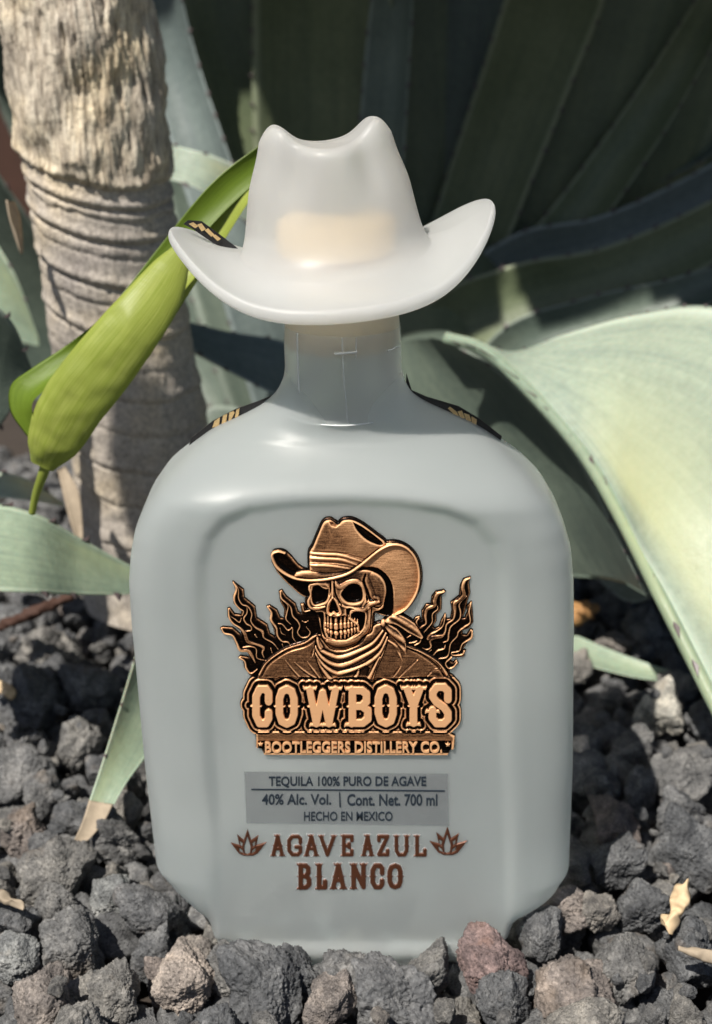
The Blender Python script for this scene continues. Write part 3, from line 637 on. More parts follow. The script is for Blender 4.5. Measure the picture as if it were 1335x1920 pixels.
# bed layer
y = -.085; row = 0
while y < .50:
    x = -.27 + (row % 2) * .0075
    while x < .32:
        X, Y_ = x + R.uniform(-.004, .004), y + R.uniform(-.004, .004)
        a = R.uniform(.0078, .0108)
        if on_bottle(X, Y_, a): 
            rocks.append([X, Y_, -.0125, a, R.randrange(NV), (R.uniform(0, 6.3), R.uniform(0, 6.3), R.uniform(0, 6.3)), None])
            ix, iy = int((X - GX0) / GR), int((Y_ - GY0) / GR)
        else:
            drop(X, Y_, a, .3); z = -.0125 + R.uniform(-.002, .002)
            rocks.append([X, Y_, z, a, R.randrange(NV), (R.uniform(0, 6.3), R.uniform(0, 6.3), R.uniform(0, 6.3)), None])
            i0, i1 = int((X - a * .8 - GX0) / GR), int((X + a * .8 - GX0) / GR) + 1; j0, j1 = int((Y_ - a * .8 - GY0) / GR), int((Y_ + a * .8 - GY0) / GR) + 1
            if i0 > 0 and j0 > 0:
                gx = (np.arange(i0, i1)[:, None] * GR + GX0 - X) / (a * .85); gy = (np.arange(j0, j1)[None] * GR + GY0 - Y_) / (a * .85)
                q = 1 - gx ** 2 - gy ** 2; Hs = H[i0:i1, j0:j1]; H[i0:i1, j0:j1] = np.where(q > 0, np.minimum(np.maximum(Hs, z + .68 * a * np.sqrt(np.maximum(q, 0))), -.002), Hs)
        x += .0152
    y += .0134; row += 1
H = np.minimum(H, -.003)
# rocks placed to match the ones one can pick out in the photograph: pixel of the centre, half width in pixels, height, material, label
SPEC = [
 (912, 1792, 62, .0035, 'red', 'reddish brown pointed lava rock leaning against the front of the bottle near its right corner'),
 (345, 1838, 62, .000, 'pale', 'rock with pale swirled crust in the front row left of the bottle'),
 (655, 1745, 72, None, None, None), (550, 1800, 60, .001, None, None), (450, 1755, 58, .002, None, None), (790, 1790, 60, .001, None, None),
 (490, 1850, 85, -.001, None, 'large dark lava rock in front of the left half of the bottle'), (730, 1870, 95, -.002, None, 'wide grey lava rock at the bottom edge below the centre of the bottle'),
 (1170, 1810, 72, .001, None, 'large grey angular rock at the lower right, the biggest in the front right group'), (1070, 1860, 85, -.002, None, None), (1020, 1750, 52, .001, None, None), (1065, 1705, 62, .002, None, 'rough pitted dark rock touching the bottom right corner of the bottle'),
 (125, 1765, 68, 0, None, None), (270, 1700, 46, .001, None, None), (330, 1620, 44, .001, None, None), (205, 1680, 46, .001, 'pale', 'pale porous rock left of the bottle below the dry leaf tip'), (215, 1570, 50, .002, None, None), (110, 1640, 55, .001, None, None),
 (40, 1560, 55, 0, None, None), (80, 1880, 70, 0, None, None), (215, 1860, 60, 0, None, None), (940, 1880, 62, 0, None, None), (620, 1880, 48, 0, None, None),
 (1155, 1610, 60, .002, None, None), (1115, 1705, 40, .003, None, None), (1200, 1480, 42, .003, None, None), (1290, 1450, 62, .003, None, None), (1240, 1330, 45, .003, 'pale', 'pale lava rock at the tip of the sunlit wedge right of the bottle'), (1290, 1590, 62, .001, None, None), (1200, 1700, 58, .001, None, None), (1290, 1790, 62, 0, None, None),
 (60, 1310, 70, .004, None, None), (170, 1290, 60, .004, None, None), (95, 1220, 62, .003, None, None), (150, 1390, 60, .003, None, None), (40, 1440, 64, .002, None, None), (20, 1190, 60, .005, None, None), (100, 1700, 50, .0, None, None), (30, 1800, 50, .0, 'pale', 'light grey rock at the lower left edge of the gravel'),
]
for (cx, cy, hw, lift, col, lab) in SPEC:
    z0 = .001 if lift is None else lift
    p = pxg(cx, cy, z0); dist = np.linalg.norm(p - CAM); a = hw * dist / FPX * 1.08
    if cx > 380 and cx < 1000 and cy < 1830: p[1] = min(p[1], -a * .95); z0 -= .0028 if cx != 912 else 0
    rocks.append([p[0], p[1], z0 - a * .10, a, R.randrange(NV), (R.uniform(0, 6.3), R.uniform(0, 6.3), R.uniform(0, 6.3)), (col, lab)])
    ix, iy = (p[0] - GX0) / GR, (p[1] - GY0) / GR; k = int(a * .85 / GR) + 1
    i0, i1, j0, j1 = int(ix) - k, int(ix) + k + 1, int(iy) - k, int(iy) + k + 1
    if i0 > 0 and j0 > 0:
        gx = (np.arange(i0, i1) - ix)[:, None] * GR / (a * .85); gy = (np.arange(j0, j1) - iy)[None] * GR / (a * .85); q = 1 - gx ** 2 - gy ** 2
        H[i0:i1, j0:j1] = np.where(q > 0, np.maximum(H[i0:i1, j0:j1], z0 - a * .1 + .7 * a * np.sqrt(np.maximum(q, 0))), H[i0:i1, j0:j1])
spec_end = len(rocks)
def near_spec(x, y, a): return any(r[6] and (r[0] - x) ** 2 + (r[1] - y) ** 2 < ((r[3] + a) * .80) ** 2 for r in rocks[spec_end - len(SPEC):spec_end])
tries = 0; placed = []
while tries < 5200 and len(placed) < 760:
    tries += 1
    X = R.uniform(-.25, .30); Y_ = R.uniform(-.075, .40) if R.random() > .35 else R.uniform(-.075, .12)
    a = R.choice([R.uniform(.0035, .006), R.uniform(.006, .0088), R.uniform(.0085, .0125)])
    if on_bottle(X, Y_, a): continue
    if near_spec(X, Y_, a): continue
    if any((X - q[0]) ** 2 + (Y_ - q[1]) ** 2 < ((a + q[2]) * .80) ** 2 for q in placed): continue
    if abs(X) < .07 and -.03 < Y_ < .0 : lim = .0035
    else: lim = .010
    z = drop(X, Y_, a, .30)
    if z is None: continue
    if abs(X) < .075 and -.04 < Y_ < .03: z = min(z, lim - .003 - a * .5)
    placed.append((X, Y_, a)); rocks.append([X, Y_, z, a, R.randrange(NV), (R.uniform(0, 6.3), R.uniform(0, 6.3), R.uniform(0, 6.3)), None])
for _ in range(620):                                   # grit between and on the larger rocks
    X = R.uniform(-.20, .24); Y_ = R.uniform(-.07, .20); a = R.uniform(.0014, .0032)
    if on_bottle(X, Y_, a) or (abs(X) < .068 and -.03 < Y_ < .065): continue
    z = drop(X, Y_, a, .35)
    if z is not None and not (abs(X) < .075 and -.04 < Y_ < .03 and z > .004): rocks.append([X, Y_, z, a, R.randrange(NV), (R.uniform(0, 6.3), R.uniform(0, 6.3), R.uniform(0, 6.3)), None])
# which ones show largest
def score(r):
    qx, qy, d = wpx(np.array(r[:3])); s = r[3] / d * FPX
    if not (-s * .6 < qx < 1335 + s * .6 and 1060 < qy < 1920 + s * .7): return -1
    if 290 < qx < 1060 and qy < 1740: return -1          # behind the bottle
    ix, iy = int((r[0] - GX0) / GR), int((r[1] - GY0) / GR)
    top = r[2] + .7 * r[3]
    if 0 <= ix < GW and 0 <= iy < GH and H[ix, iy] > top + .0045: s *= .25       # buried
    if r[6]: s += 500
    return float(s)
sc = [score(r) for r in rocks]; order = sorted(range(len(rocks)), key=lambda i: -sc[i]); top = set(i for i in order[:296] if sc[i] > 0)
low_V, low_F, base = [], [], 0
from mathutils import Euler
COLS = [(80, 'at the left edge'), (170, 'below the dry leaf tip'), (260, 'just left of the bottle'), (350, 'below the left bottle edge'), (430, 'below the left flames'), (500, 'below the letter C'), (560, 'below the first O'), (650, 'below the letter W'),
        (700, 'below the letter B'), (760, 'below the second O'), (810, 'below the letter Y'), (870, 'below the letter S'), (950, 'below the right flames'), (1065, 'below the right bottle edge'), (1150, 'just right of the bottle'), (1250, 'between bottle and right edge'), (9999, 'at the right edge')]
ORD = ['lowest', 'second', 'third', 'fourth', 'fifth', 'sixth', 'seventh', 'eighth', 'ninth', 'tenth', 'eleventh', 'twelfth', 'thirteenth']
def rock_label(r):
    qx, qy, d = wpx(np.array(r[:3])); w_ = r[3] / d * FPX
    size = 'small' if w_ < 34 else ('medium' if w_ < 56 else 'large')
    col = next(n for lim, n in COLS if qx < lim); row = ORD[int(max(0, min(12, (1930 - qy) // 62)))]
    return f'{size} dark lava rock {col}, {row} row up', 'lava rocks of the bed'
from collections import Counter
cnt = Counter(rock_label(rocks[i])[0] for i in top)
for i, r in enumerate(rocks):
    x, y, z, a, v, rot, sp = r
    if i in top:
        lab, grp = rock_label(r); me = RM[v]
        if cnt[lab] > 1: grp = lab.replace('rock', 'rocks')
        if sp and sp[0]:
            me = RM[v].copy(); me.materials[0] = M_ROCK_RED if sp[0] == 'red' else M_ROCK_PALE
        if sp and sp[1]: lab, grp = sp[1], None
        o = ob('lava_rock', me, None, lab, 'rock', grp); o.location = (x, y, z); o.rotation_euler = rot
        o.scale = (a * 108,) * 3
    elif a / max(.1, (y - CAM[1])) * FPX > 3:
        V, F = RL[v] if a > .0034 else RS[v]; M3 = np.array(Euler(rot).to_matrix()); low_V.append((V * a * 108) @ M3.T + [x, y, z]); low_F.append(F + base); base += len(V)
low = ob('lava_gravel', mesh_np('lava_gravel', np.vstack(low_V), np.vstack(low_F), M_ROCK), None, 'dark grey lava gravel filling the bed between and behind the larger rocks', 'gravel', None, 'stuff')

# small litter on the rocks
def flake(name, label, cat, pts, rad, mat, flat=.35, seed=1):
    me = tube_mesh(name, pts, rad, mat, n=40, m=14)
    n = len(me.vertices); co = np.empty(n * 3, np.float32); me.vertices.foreach_get('co', co); co = co.reshape(-1, 3)
    ctr = co.mean(0); co = co + np.stack([vnoise(co * 420 + k * 9, seed + k) for k in range(3)], -1) * max(rad) * .55
    me.vertices.foreach_set('co', co.astype(np.float32).ravel()); me.update()
    return rebase(ob(name, me, None, label, cat))
P_ = lambda x, y, z: [float(v) for v in pxg(x, y, z)]
flake('dry_petal', 'crumpled tan dry petal standing between rocks at the right', 'dry leaf', [P_(1285, 1655, .018), P_(1278, 1685, .015), P_(1266, 1715, .012), P_(1250, 1742, .008)], [.0015, .0026, .0017, .0022], M_DRYP, seed=5)
flake('wood_sliver', 'thin brown bark sliver on the gravel at the lower right edge', 'bark chip', [P_(1275, 1778, .012), P_(1310, 1785, .011), P_(1360, 1800, .010)], [.0006, .0016, .0015], M_DRY, seed=8)
flake('dry_twig', 'short grey brown twig lying at the left edge of the gravel', 'twig', [P_(-30, 1672, .010), P_(5, 1682, .010), P_(45, 1702, .009)], [.0022, .0022, .0008], M_DRY, seed=3)
flake('pale_chip', 'pale beige wood chip on the rocks at the upper left edge', 'wood chip', [P_(-20, 1284, .012), P_(5, 1290, .012), P_(22, 1306, .011)], [.0020, .0025, .0010], M_DRYP, seed=4)
flake('orange_leaf', 'curled orange brown dead leaf on the gravel behind the bottle at right', 'dead leaf', [P_(1055, 1168, .012), P_(1080, 1150, .016), P_(1115, 1138, .014)], [.003, .0045, .0015], M_ORANGE, seed=9)
flake('brown_pebble', 'smooth brown pebble in the shade right of the bottle', 'pebble', [P_(1068, 1404, .008), P_(1085, 1400, .009), P_(1105, 1403, .008)], [.0015, .0036, .0015], M_BARK, seed=2)
flake('dead_twig', 'reddish brown dry stem in the shade at the left behind the gravel', 'stem', [P_(-20, 1185, .02), P_(60, 1150, .03), P_(150, 1110, .035)], [.0018, .0022, .0015], M_WOOD, seed=6)

# ------------------------------------------------------------------ the bottle
bottle = thing('bottle', 'frosted grey white glass tequila bottle with copper skull emblem standing on lava rocks', 'bottle', (0, .0275, 0))
BL = Vector((0, .0275, 0))
def bpart(name, me, parent=None, label=None):
    o = ob(name, me, parent or bottle, label)
    if parent is None: o.location = -BL
    return o
YC = .0275
Lp = np.array([(541, 520), (535, 600), (533, 650), (535, 690), (530, 712), (518, 736), (490, 762), (440, 788), (400, 806), (355, 840), (310, 882), (280, 925), (262, 968), (254, 1012), (251, 1060), (256, 1140), (262, 1200), (280, 1400), (299, 1580), (306, 1640), (316, 1672), (340, 1694), (372, 1716), (392, 1742), (400, 1768), (402, 1786)], float)
Rp = np.array([(741, 520), (749, 600), (752, 650), (753, 690), (760, 716), (772, 738), (800, 758), (860, 784), (900, 804), (940, 832), (984, 868), (1022, 908), (1048, 952), (1062, 1000), (1067, 1060), (1068, 1140), (1067, 1200), (1066, 1400), (1063, 1600), (1061, 1650), (1052, 1680), (1030, 1696), (985, 1716), (958, 1740), (944, 1765), (942, 1786)], float)
ypl = lambda py: YC - (YC - .009) * sstep(1560, 1680, py)
Lw = pxw(Lp[:, 0], Lp[:, 1], ypl(Lp[:, 1])); Rw = pxw(Rp[:, 0], Rp[:, 1], ypl(Rp[:, 1]))
# heights: the base silhouette sits nearer than mid depth, so stretch down to z = 0
zb = min(Lw[-1, 2], Rw[-1, 2])
def prof(Wp, z):
    zz = Wp[::-1, 2]; xx = Wp[::-1, 0]; return np.interp(z, zz, xx)
zt = float(pxw(640, 560, YC)[2]); nz_ = 330
zs = np.linspace(zb, zt, nz_)
zq = lambda py: float(pxw(640, py, YC)[2])
XL = prof(Lw, zs); XR = prof(Rw, zs)
k5 = np.ones(5) / 5; 
def smooth(a): 
    p = np.pad(a, 2, mode='edge'); return np.convolve(p, k5, 'valid')
XL, XR = smooth(XL), smooth(XR)
hwz = (XR - XL) / 2; cxz = (XR + XL) / 2
# depth profile
neck_r = .0152
t = sstep(zq(905), zq(775), zs)                       # 0 body, 1 neck
zsh = zs
dep = np.where(True, YC * (1 - t) + np.minimum(hwz, neck_r) * t, 0)
dep = np.minimum(dep, hwz + .012)
pw = 4.4 * (1 - sstep(zq(900), zq(770), zs)) + 2.0 * sstep(zq(900), zq(770), zs)
base_t = sstep(zb, zb + .006, zs); dep = dep * (.93 + .07 * base_t)
m = 400; ph = np.linspace(0, 2 * math.pi, 3001)
V = np.zeros((nz_, m, 3))
for i in range(nz_):
    c_, s_ = np.cos(ph), np.sin(ph); e = 2 / pw[i]
    X = np.sign(c_) * np.abs(c_) ** e * hwz[i]; Y_ = np.sign(s_) * np.abs(s_) ** e * dep[i]
    L_ = np.concatenate([[0], np.cumsum(np.hypot(np.diff(X), np.diff(Y_)))]); q = np.linspace(0, L_[-1], m, endpoint=False)
    V[i, :, 0] = cxz[i] + np.interp(q, L_, X); V[i, :, 1] = YC - np.interp(q, L_, Y_); V[i, :, 2] = zs[i]
# recessed front panel with an arched top
def sd_poly(X, Y, P):
    P = np.asarray(P, float); d = np.full(X.shape, 1e18); ins = np.zeros(X.shape, bool)
    for (ax, ay), (bx, by) in zip(P, np.roll(P, -1, 0)):
        ex, ey = bx - ax, by - ay; wx, wy = X - ax, Y - ay
        tt = np.clip((wx * ex + wy * ey) / (ex * ex + ey * ey + 1e-12), 0, 1)
        d = np.minimum(d, (wx - ex * tt) ** 2 + (wy - ey * tt) ** 2)
        c1 = (ay <= Y) != (by <= Y); xi = ax + (Y - ay) * ex / (ey if abs(ey) > 1e-12 else 1e-12); ins ^= c1 & (X < xi)
    return np.where(ins, np.sqrt(d), -np.sqrt(d))
pan = np.array([(372, 1100), (376, 1050), (392, 1006), (424, 970), (475, 950), (560, 941), (655, 938), (750, 941), (835, 952), (888, 974), (922, 1010), (940, 1056), (944, 1110), (950, 1400), (957, 1580), (956, 1660), (940, 1692), (880, 1704), (780, 1700), (600, 1698), (470, 1700), (425, 1694), (404, 1668), (398, 1560), (385, 1400), (376, 1200)], float)
pan = np.array([(370, 1120), (373, 1060), (388, 1010), (418, 975), (465, 952), (550, 940), (655, 936), (755, 941), (840, 956), (895, 982), (930, 1022), (944, 1070), (947, 1120), (952, 1400), (958, 1600), (962, 1780), (395, 1780), (398, 1560), (385, 1400), (376, 1200)], float)
panw = pxw(pan[:, 0], pan[:, 1], 0.001); REC = .0022; YFLAT = REC + .0003
front = V[..., 1] < YC
sdp = sd_poly(V[..., 0], V[..., 2], panw[:, [0, 2]])
rec = sstep(-.0018, .0026, sdp) * sstep(zq(1750), zq(1655), zs)[:, None]
V[..., 1] = np.where(front, V[..., 1] * (1 - rec) + YFLAT * rec, V[..., 1])
# soft raised frame just outside the panel and slight waviness of moulded glass
V[..., 1] -= np.where(front, .00018 * np.exp(-((sdp + .0035) / .0022) ** 2), 0)
V[..., 1] += np.where(front, .00025 * fbm(np.stack([V[..., 0] * 45, V[..., 2] * 30, 0 * V[..., 0]], -1), 2, 5) * (zs[:, None] < zq(800)) * (1 - rec), 0)
faces = grid_faces(nz_, m, True)[:, ::-1].tolist(); Vf = V.reshape(-1, 3).tolist()
inset = []
for (row, dz, sc_) in ((0, -.0012, .94),):
    s0 = len(Vf); P = V[row].copy(); P[:, 0] = cxz[row] + (P[:, 0] - cxz[row]) * sc_; P[:, 1] = YC + (P[:, 1] - YC) * sc_; P[:, 2] += dz
    Vf += P.tolist(); c = len(Vf); Vf.append([cxz[row], YC, zs[row] - .0012])
    for a in range(m):
        b_ = (a + 1) % m; faces.append([row * m + a, row * m + b_, s0 + b_, s0 + a]); faces.append([s0 + a, s0 + b_, c])
c = len(Vf); Vf.append([cxz[-1], YC, zs[-1]])
for a in range(m): faces.append([(nz_ - 1) * m + (a + 1) % m, (nz_ - 1) * m + a, c])
me = bpy.data.meshes.new('glass_body'); me.from_pydata(Vf, [], faces)
bm = bmesh.new(); bm.from_mesh(me); bmesh.ops.recalc_face_normals(bm, faces=bm.faces); bm.to_mesh(me); bm.free()
for p in me.polygons: p.use_smooth = True
me.materials.append(M_BODY); bpart('glass_body', me)
# clear shrink film round the neck
def ring_film():
    n, mm = 40, 120; z0, z1 = zq(764), zq(606); V = []
    for i in range(n):
        z = z0 + (z1 - z0) * i / (n - 1); hw = float(np.interp(z, zs, hwz)); cx = float(np.interp(z, zs, cxz)); rr = min(hw, .0156) + .00035
        th = np.linspace(0, 2 * math.pi, mm, endpoint=False)
        zz = z + np.where(i == 0, .0008 * np.sin(th * 1 + 1), 0) + 0 * th
        wr = .00012 * vnoise(np.stack([np.cos(th) * 5, np.sin(th) * 5, zz * 300], -1), 2) + .0004 * np.exp(-((th - 4.78) / .03) ** 2)
        V.append(np.stack([cx + (rr + wr) * np.cos(th), YC + (np.minimum(rr, neck_r + .0006) + wr) * np.sin(th), zz], -1))
    return mesh_np('clear_seal', np.concatenate(V), grid_faces(n, mm, True), M_SEAL)
bpart('clear_seal', ring_film())

M_EDGE = mat_film('film_edge', 0.75, (0.80, 0.83, 0.83), 0.0, 0.12)
def seal_line(pts, w_=.00022):
    P = []
    for (ang, z) in pts:
        hw = float(np.interp(z, zs, hwz)); cx = float(np.interp(z, zs, cxz)); rr = min(hw, .0156) + .0005; P.append((cx + rr * math.cos(ang), YC + min(rr, neck_r + .0008) * math.sin(ang), z))
    bpart('seal_edge_and_glint', tube_mesh('seal_edge_and_glint', P, [w_] * len(P), M_EDGE, n=90, m=6))
zA, zB = zq(764), zq(608)
seal_line([(math.radians(a), zA + .0007 * math.sin(math.radians(a) + 1)) for a in range(180, 361, 8)])
seal_line([(math.radians(222), zA), (math.radians(222.5), (zA + zB) / 2), (math.radians(222), zB)], .0003)
seal_line([(math.radians(272), zA), (math.radians(271), (zA + zB) / 2), (math.radians(270), zB)], .00016)
seal_line([(math.radians(283), zq(645)), (math.radians(283.5), zq(608))], .00016)
seal_line([(math.radians(a), zq(637 - .12 * (a - 263))) for a in range(263, 286, 3)], .00035)  # bright bar standing in for a square highlight on the film
seal_line([(math.radians(a), zq(640)) for a in range(318, 340, 4)], .0002)
# black tax strip lying over the back of the shoulders, and over the back of the hat brim
def prism_px(name, pts, Y, th, mat, parent=None, smooth=False):
    P = pxw(np.array([p[0] for p in pts]), np.array([p[1] for p in pts]), Y)
    n = len(P); Q = P.copy(); Q[:, 1] += th
    bm = bmesh.new(); a = [bm.verts.new(v) for v in P.tolist()]; b = [bm.verts.new(v) for v in Q.tolist()]
    bm.faces.new(a); bm.faces.new(b[::-1])
    for i in range(n): bm.faces.new([a[i], b[i], b[(i + 1) % n], a[(i + 1) % n]])
    bmesh.ops.recalc_face_normals(bm, faces=bm.faces); bmesh.ops.triangulate(bm, faces=[f for f in bm.faces if len(f.verts) > 4])
    me = bpy.data.meshes.new(name); bm.to_mesh(me); bm.free(); me.materials.append(mat); return me
SL = [(354, 838), (358, 822), (398, 790), (440, 768), (485, 752), (528, 734), (536, 700), (537, 742), (500, 775), (440, 805), (400, 825)]
SR = [(762, 700), (772, 732), (800, 744), (860, 762), (900, 786), (941, 818), (937, 834), (900, 822), (860, 802), (790, 772), (760, 745)]
GL = [[(398, 802), (402, 790), (412, 783), (411, 798)], [(415, 797), (418, 780), (426, 776), (424, 792)], [(428, 790), (430, 774), (438, 771), (440, 774), (433, 788)], [(440, 785), (443, 769), (449, 766), (447, 780)]]
GR_ = [[(840, 766), (844, 763), (856, 772), (860, 780), (852, 778)], [(858, 772), (866, 770), (872, 784), (864, 784)], [(870, 775), (880, 778), (884, 790), (874, 788)], [(884, 781), (894, 787), (893, 798), (885, 793)]]
for pts, gold in ((SL, GL), (SR, GR_)):
    st = bpart('tax_strip', prism_px('tax_strip', pts, .0315, .0004, M_BLACKSTRIP))
    for gp in gold:
        ob('gold_mark', prism_px('gold_mark', gp, .0308, .0003, M_GOLD), st)

# stopper: cream plug glowing through neck and hat
xs = float(pxw(636, 560, YC)[0])
def lathe(name, prof_, cx, cy, mat, seg=72, tilt=0.0, smooth=True):
    V = []; th = np.linspace(0, 2 * math.pi, seg, endpoint=False)
    for (r, z) in prof_: V.append(np.stack([cx + r * np.cos(th), cy + r * np.sin(th), z + 0 * th], -1))
    V = np.stack(V); n = len(prof_); F = grid_faces(n, seg, True).tolist(); Vf = V.reshape(-1, 3).tolist()
    for row, fl_ in ((0, 1), (n - 1, 0)):
        c = len(Vf); Vf.append([cx, cy, prof_[row][1]])
        for a in range(seg): F.append([row * seg + a, row * seg + (a + 1) % seg, c])
    me = bpy.data.meshes.new(name); me.from_pydata(Vf, [], F); bm = bmesh.new(); bm.from_mesh(me); bmesh.ops.recalc_face_normals(bm, faces=bm.faces); bm.to_mesh(me); bm.free()
    for p in me.polygons: p.use_smooth = smooth
    me.materials.append(mat); return me

# ------------------------------------------------------------------ the hat: a glass stopper top
hat = thing('hat_stopper', 'frosted glass cowboy hat stopper with upturned brim on top of the bottle', 'bottle stopper')
ROLL = math.radians(4.4)
HC = pxw(627, 468, YC)            # centre of crown base, mid depth
mppx = np.linalg.norm(HC - CAM) / FPX
def hat_mesh():
    m = 240; th = np.linspace(0, 2 * math.pi, m, endpoint=False); c, s = np.cos(th), np.sin(th)
    ra, rb = 163 * mppx, .0195; RA, RB = 296 * mppx, .0345
    rows = []
    side = np.abs(c) ** 2.2
    def ring(rho, zc): rows.append(np.stack([rho[0] * c, rho[1] * s, zc], -1))
    yawshift = .0
    front = np.clip(-s, 0, 1); back = np.clip(s, 0, 1)
    side_f = np.abs(c) ** 4.5; sidr = np.where(s < 0, side_f, side)
    zrim = .0093 * sidr - .0088 * front * (1 - side_f) - .0080 * back * (1 - side)
    zbase = -.0035 * front ** 1.5 + .0015 * side - .001 * back
    thick = .0036
    # underside from the middle outwards
    for k in np.linspace(.12, 1, 26):
        R1 = (RA * k, RB * k); tt = max(0, (k - .5) / .5)
        zu = -.0045 + (zrim - thick + .0045) * tt ** 1.25 - .0012 * math.sin(math.pi * tt)
        ring((R1[0] * (1 - .006), R1[1] * (1 - .006)), zu + 0 * th)
    for a in np.linspace(-70, 70, 9):                     # rounded lip
        a = math.radians(a); ring((RA + .0011 * math.cos(a) - .0005, RB + .0011 * math.cos(a) - .0005), zrim - thick / 2 + thick / 2 * math.sin(a))
    for k in np.linspace(1, 0, 34)[1:]:                   # upper face inwards
        fw = .18 + .82 * front; ra2, rb2 = ra + .0062 * fw, rb + .0062 * fw; rx, ry = ra2 + (RA - ra2) * k, rb2 + (RB - rb2) * k
        zu = zbase * (1 - k) + zrim * k - .0020 * math.sin(math.pi * k) * (front * .3 + .45 * side + .4)
        ring((rx, ry), zu)
    top_h = .0265
    # crown: side walls, rim and dented top
    nS = 46
    rimz = top_h + .0008 * side - .0010 * front
    for k in np.linspace(0, 1, nS)[1:]:
        shr = 1 - .20 * k - .045 * sstep(.55, 1, np.array(k)) + .02 * math.sin(math.pi * k)
        fil = .0062 * math.exp(-k * 7)
        pinch = .0035 * sstep(.35, .95, np.array(k)) * (np.exp(-((np.abs(c) - .55) / .22) ** 2) * front)
        z = zbase * (1 - k) + rimz * k
        rows.append(np.stack([(ra * shr + fil * (.18 + .82 * front) - pinch * .35) * c, (rb * (1 - .12 * k) + fil * (.18 + .82 * front) - pinch) * s, z], -1))
    xr, yr = rows[-1][:, 0], rows[-1][:, 1]; zr = rows[-1][:, 2]
    amax = np.abs(xr).max()
    lastz = zr
    for k in np.linspace(0, 1, 40)[1:]:
        f = 1 - k; x = xr * f; y = yr * f; u = x / amax
        peak = .0040 * np.exp(-((np.abs(u) - .72) / .24) ** 2) - .0010 * np.exp(-(u / .36) ** 2)
        edge = math.sqrt(max(0, 1 - (1 - min(k / .18, 1)) ** 2))
        z = zr * f + (top_h) * k + peak * edge + .0022 * edge - .0012 * (y / .02) * edge
        rows.append(np.stack([x, y, z], -1))
    V = np.stack(rows); n = len(rows)
    # crown top follows the ridge profile seen from the front: blend rim rows upward too
    F = grid_faces(n, m, True).tolist(); Vf = V.reshape(-1, 3).tolist()
    for row in (0, n - 1):
        cc = len(Vf); Vf.append(V[row].mean(0).tolist())
        for a in range(m): F.append([row * m + a, row * m + (a + 1) % m, cc])
    me = bpy.data.meshes.new('glass_hat'); me.from_pydata(Vf, [], F)
    me.transform(Matrix.Rotation(-ROLL, 4, 'Y') @ Matrix.Rotation(math.radians(5), 4, 'Z'))
    bm = bmesh.new(); bm.from_mesh(me); bmesh.ops.recalc_face_normals(bm, faces=bm.faces); bm.to_mesh(me); bm.free()
    for p in me.polygons: p.use_smooth = True
    me.materials.append(M_HAT); return me
hat.location = [float(v) for v in HC]
ob('glass_hat', hat_mesh(), hat)
rs = .0137
pm = lathe('stopper_plug', [(rs * .9, -.0262), (rs, -.0245), (rs, -.0062)], 0, 0, M_STOPPER)
pm.transform(Matrix.Translation((.0012, 0, 0))); ob('stopper_plug', pm, hat)
pm = lathe('stopper_core', [(.0126, -.0025), (.0133, -.0018), (.0133, .0068), (.0126, .0078)], .0004, -.0008, M_STOPPER)
ob('stopper_core', pm, hat)
# strip piece seen over the left of the brim
HLv = Vector(hat.location)
st = ob('tax_strip', prism_px('tax_strip', [(344, 420), (352, 413), (378, 415), (412, 440), (446, 466), (436, 474), (400, 456), (362, 430)], YC + .006, .0004, M_BLACKSTRIP), hat); st.location = -HLv
for gp in ([(354, 420), (362, 417), (372, 424), (366, 428)], [(370, 421), (378, 419), (386, 430), (378, 434)], [(384, 432), (390, 428), (402, 440), (396, 444)], [(398, 442), (404, 440), (414, 448), (408, 452)]):
    ob('gold_mark', prism_px('gold_mark', gp, YC + .0052, .0003, M_GOLD), st)

# ------------------------------------------------------------------ relief tools (photo pixels on the front panel plane)
PANY = YFLAT - .00004
def seg_sd(X, Y, pts, w0):
    """tapered poly-line: positive inside"""
    pts = np.asarray(pts, float); w0 = np.broadcast_to(np.asarray(w0, float), (len(pts),)); d = np.full(X.shape, -1e9)
    for i in range(len(pts) - 1):
        ax, ay = pts[i]; bx, by = pts[i + 1]; ex, ey = bx - ax, by - ay
        tt = np.clip(((X - ax) * ex + (Y - ay) * ey) / (ex * ex + ey * ey + 1e-9), 0, 1)
        d = np.maximum(d, w0[i] + (w0[i + 1] - w0[i]) * tt - np.hypot(X - ax - ex * tt, Y - ay - ey * tt))
    return d
def crv(pts, n=6, w=None):
    P = catmull(pts, (len(pts) - 1) * n + 1)
    if w is None: return P
    return P, np.interp(np.linspace(0, len(w) - 1, len(P)), np.arange(len(w)), w)
def blur(a, r):
    k = np.exp(-np.linspace(-2.2, 2.2, 2 * r + 1) ** 2 / 2); k /= k.sum()
    for ax in (0, 1):
        p = np.pad(a, [(r, r) if i == ax else (0, 0) for i in (0, 1)], mode='edge')
        a = np.apply_along_axis(lambda v: np.convolve(v, k, 'valid'), ax, p)
    return a
def relief_mesh(name, GXp, GYp, Hm, keep, mat, polish=None, y0=PANY):
    """grid in photo pixels GXp,GYp; height Hm in metres towards the viewer"""
    P = pxw(GXp, GYp, y0); P[..., 1] -= Hm
    n, m = Hm.shape; F = grid_faces(n, m)
    kf = keep.ravel()[F].all(1); F = F[kf]
    used = np.unique(F); mp = np.full(n * m, -1); mp[used] = np.arange(len(used))
    V = P.reshape(-1, 3)[used]
    return mesh_np(name, V, mp[F][:, ::-1], mat, attr=(polish.ravel()[used] if polish is not None else None))

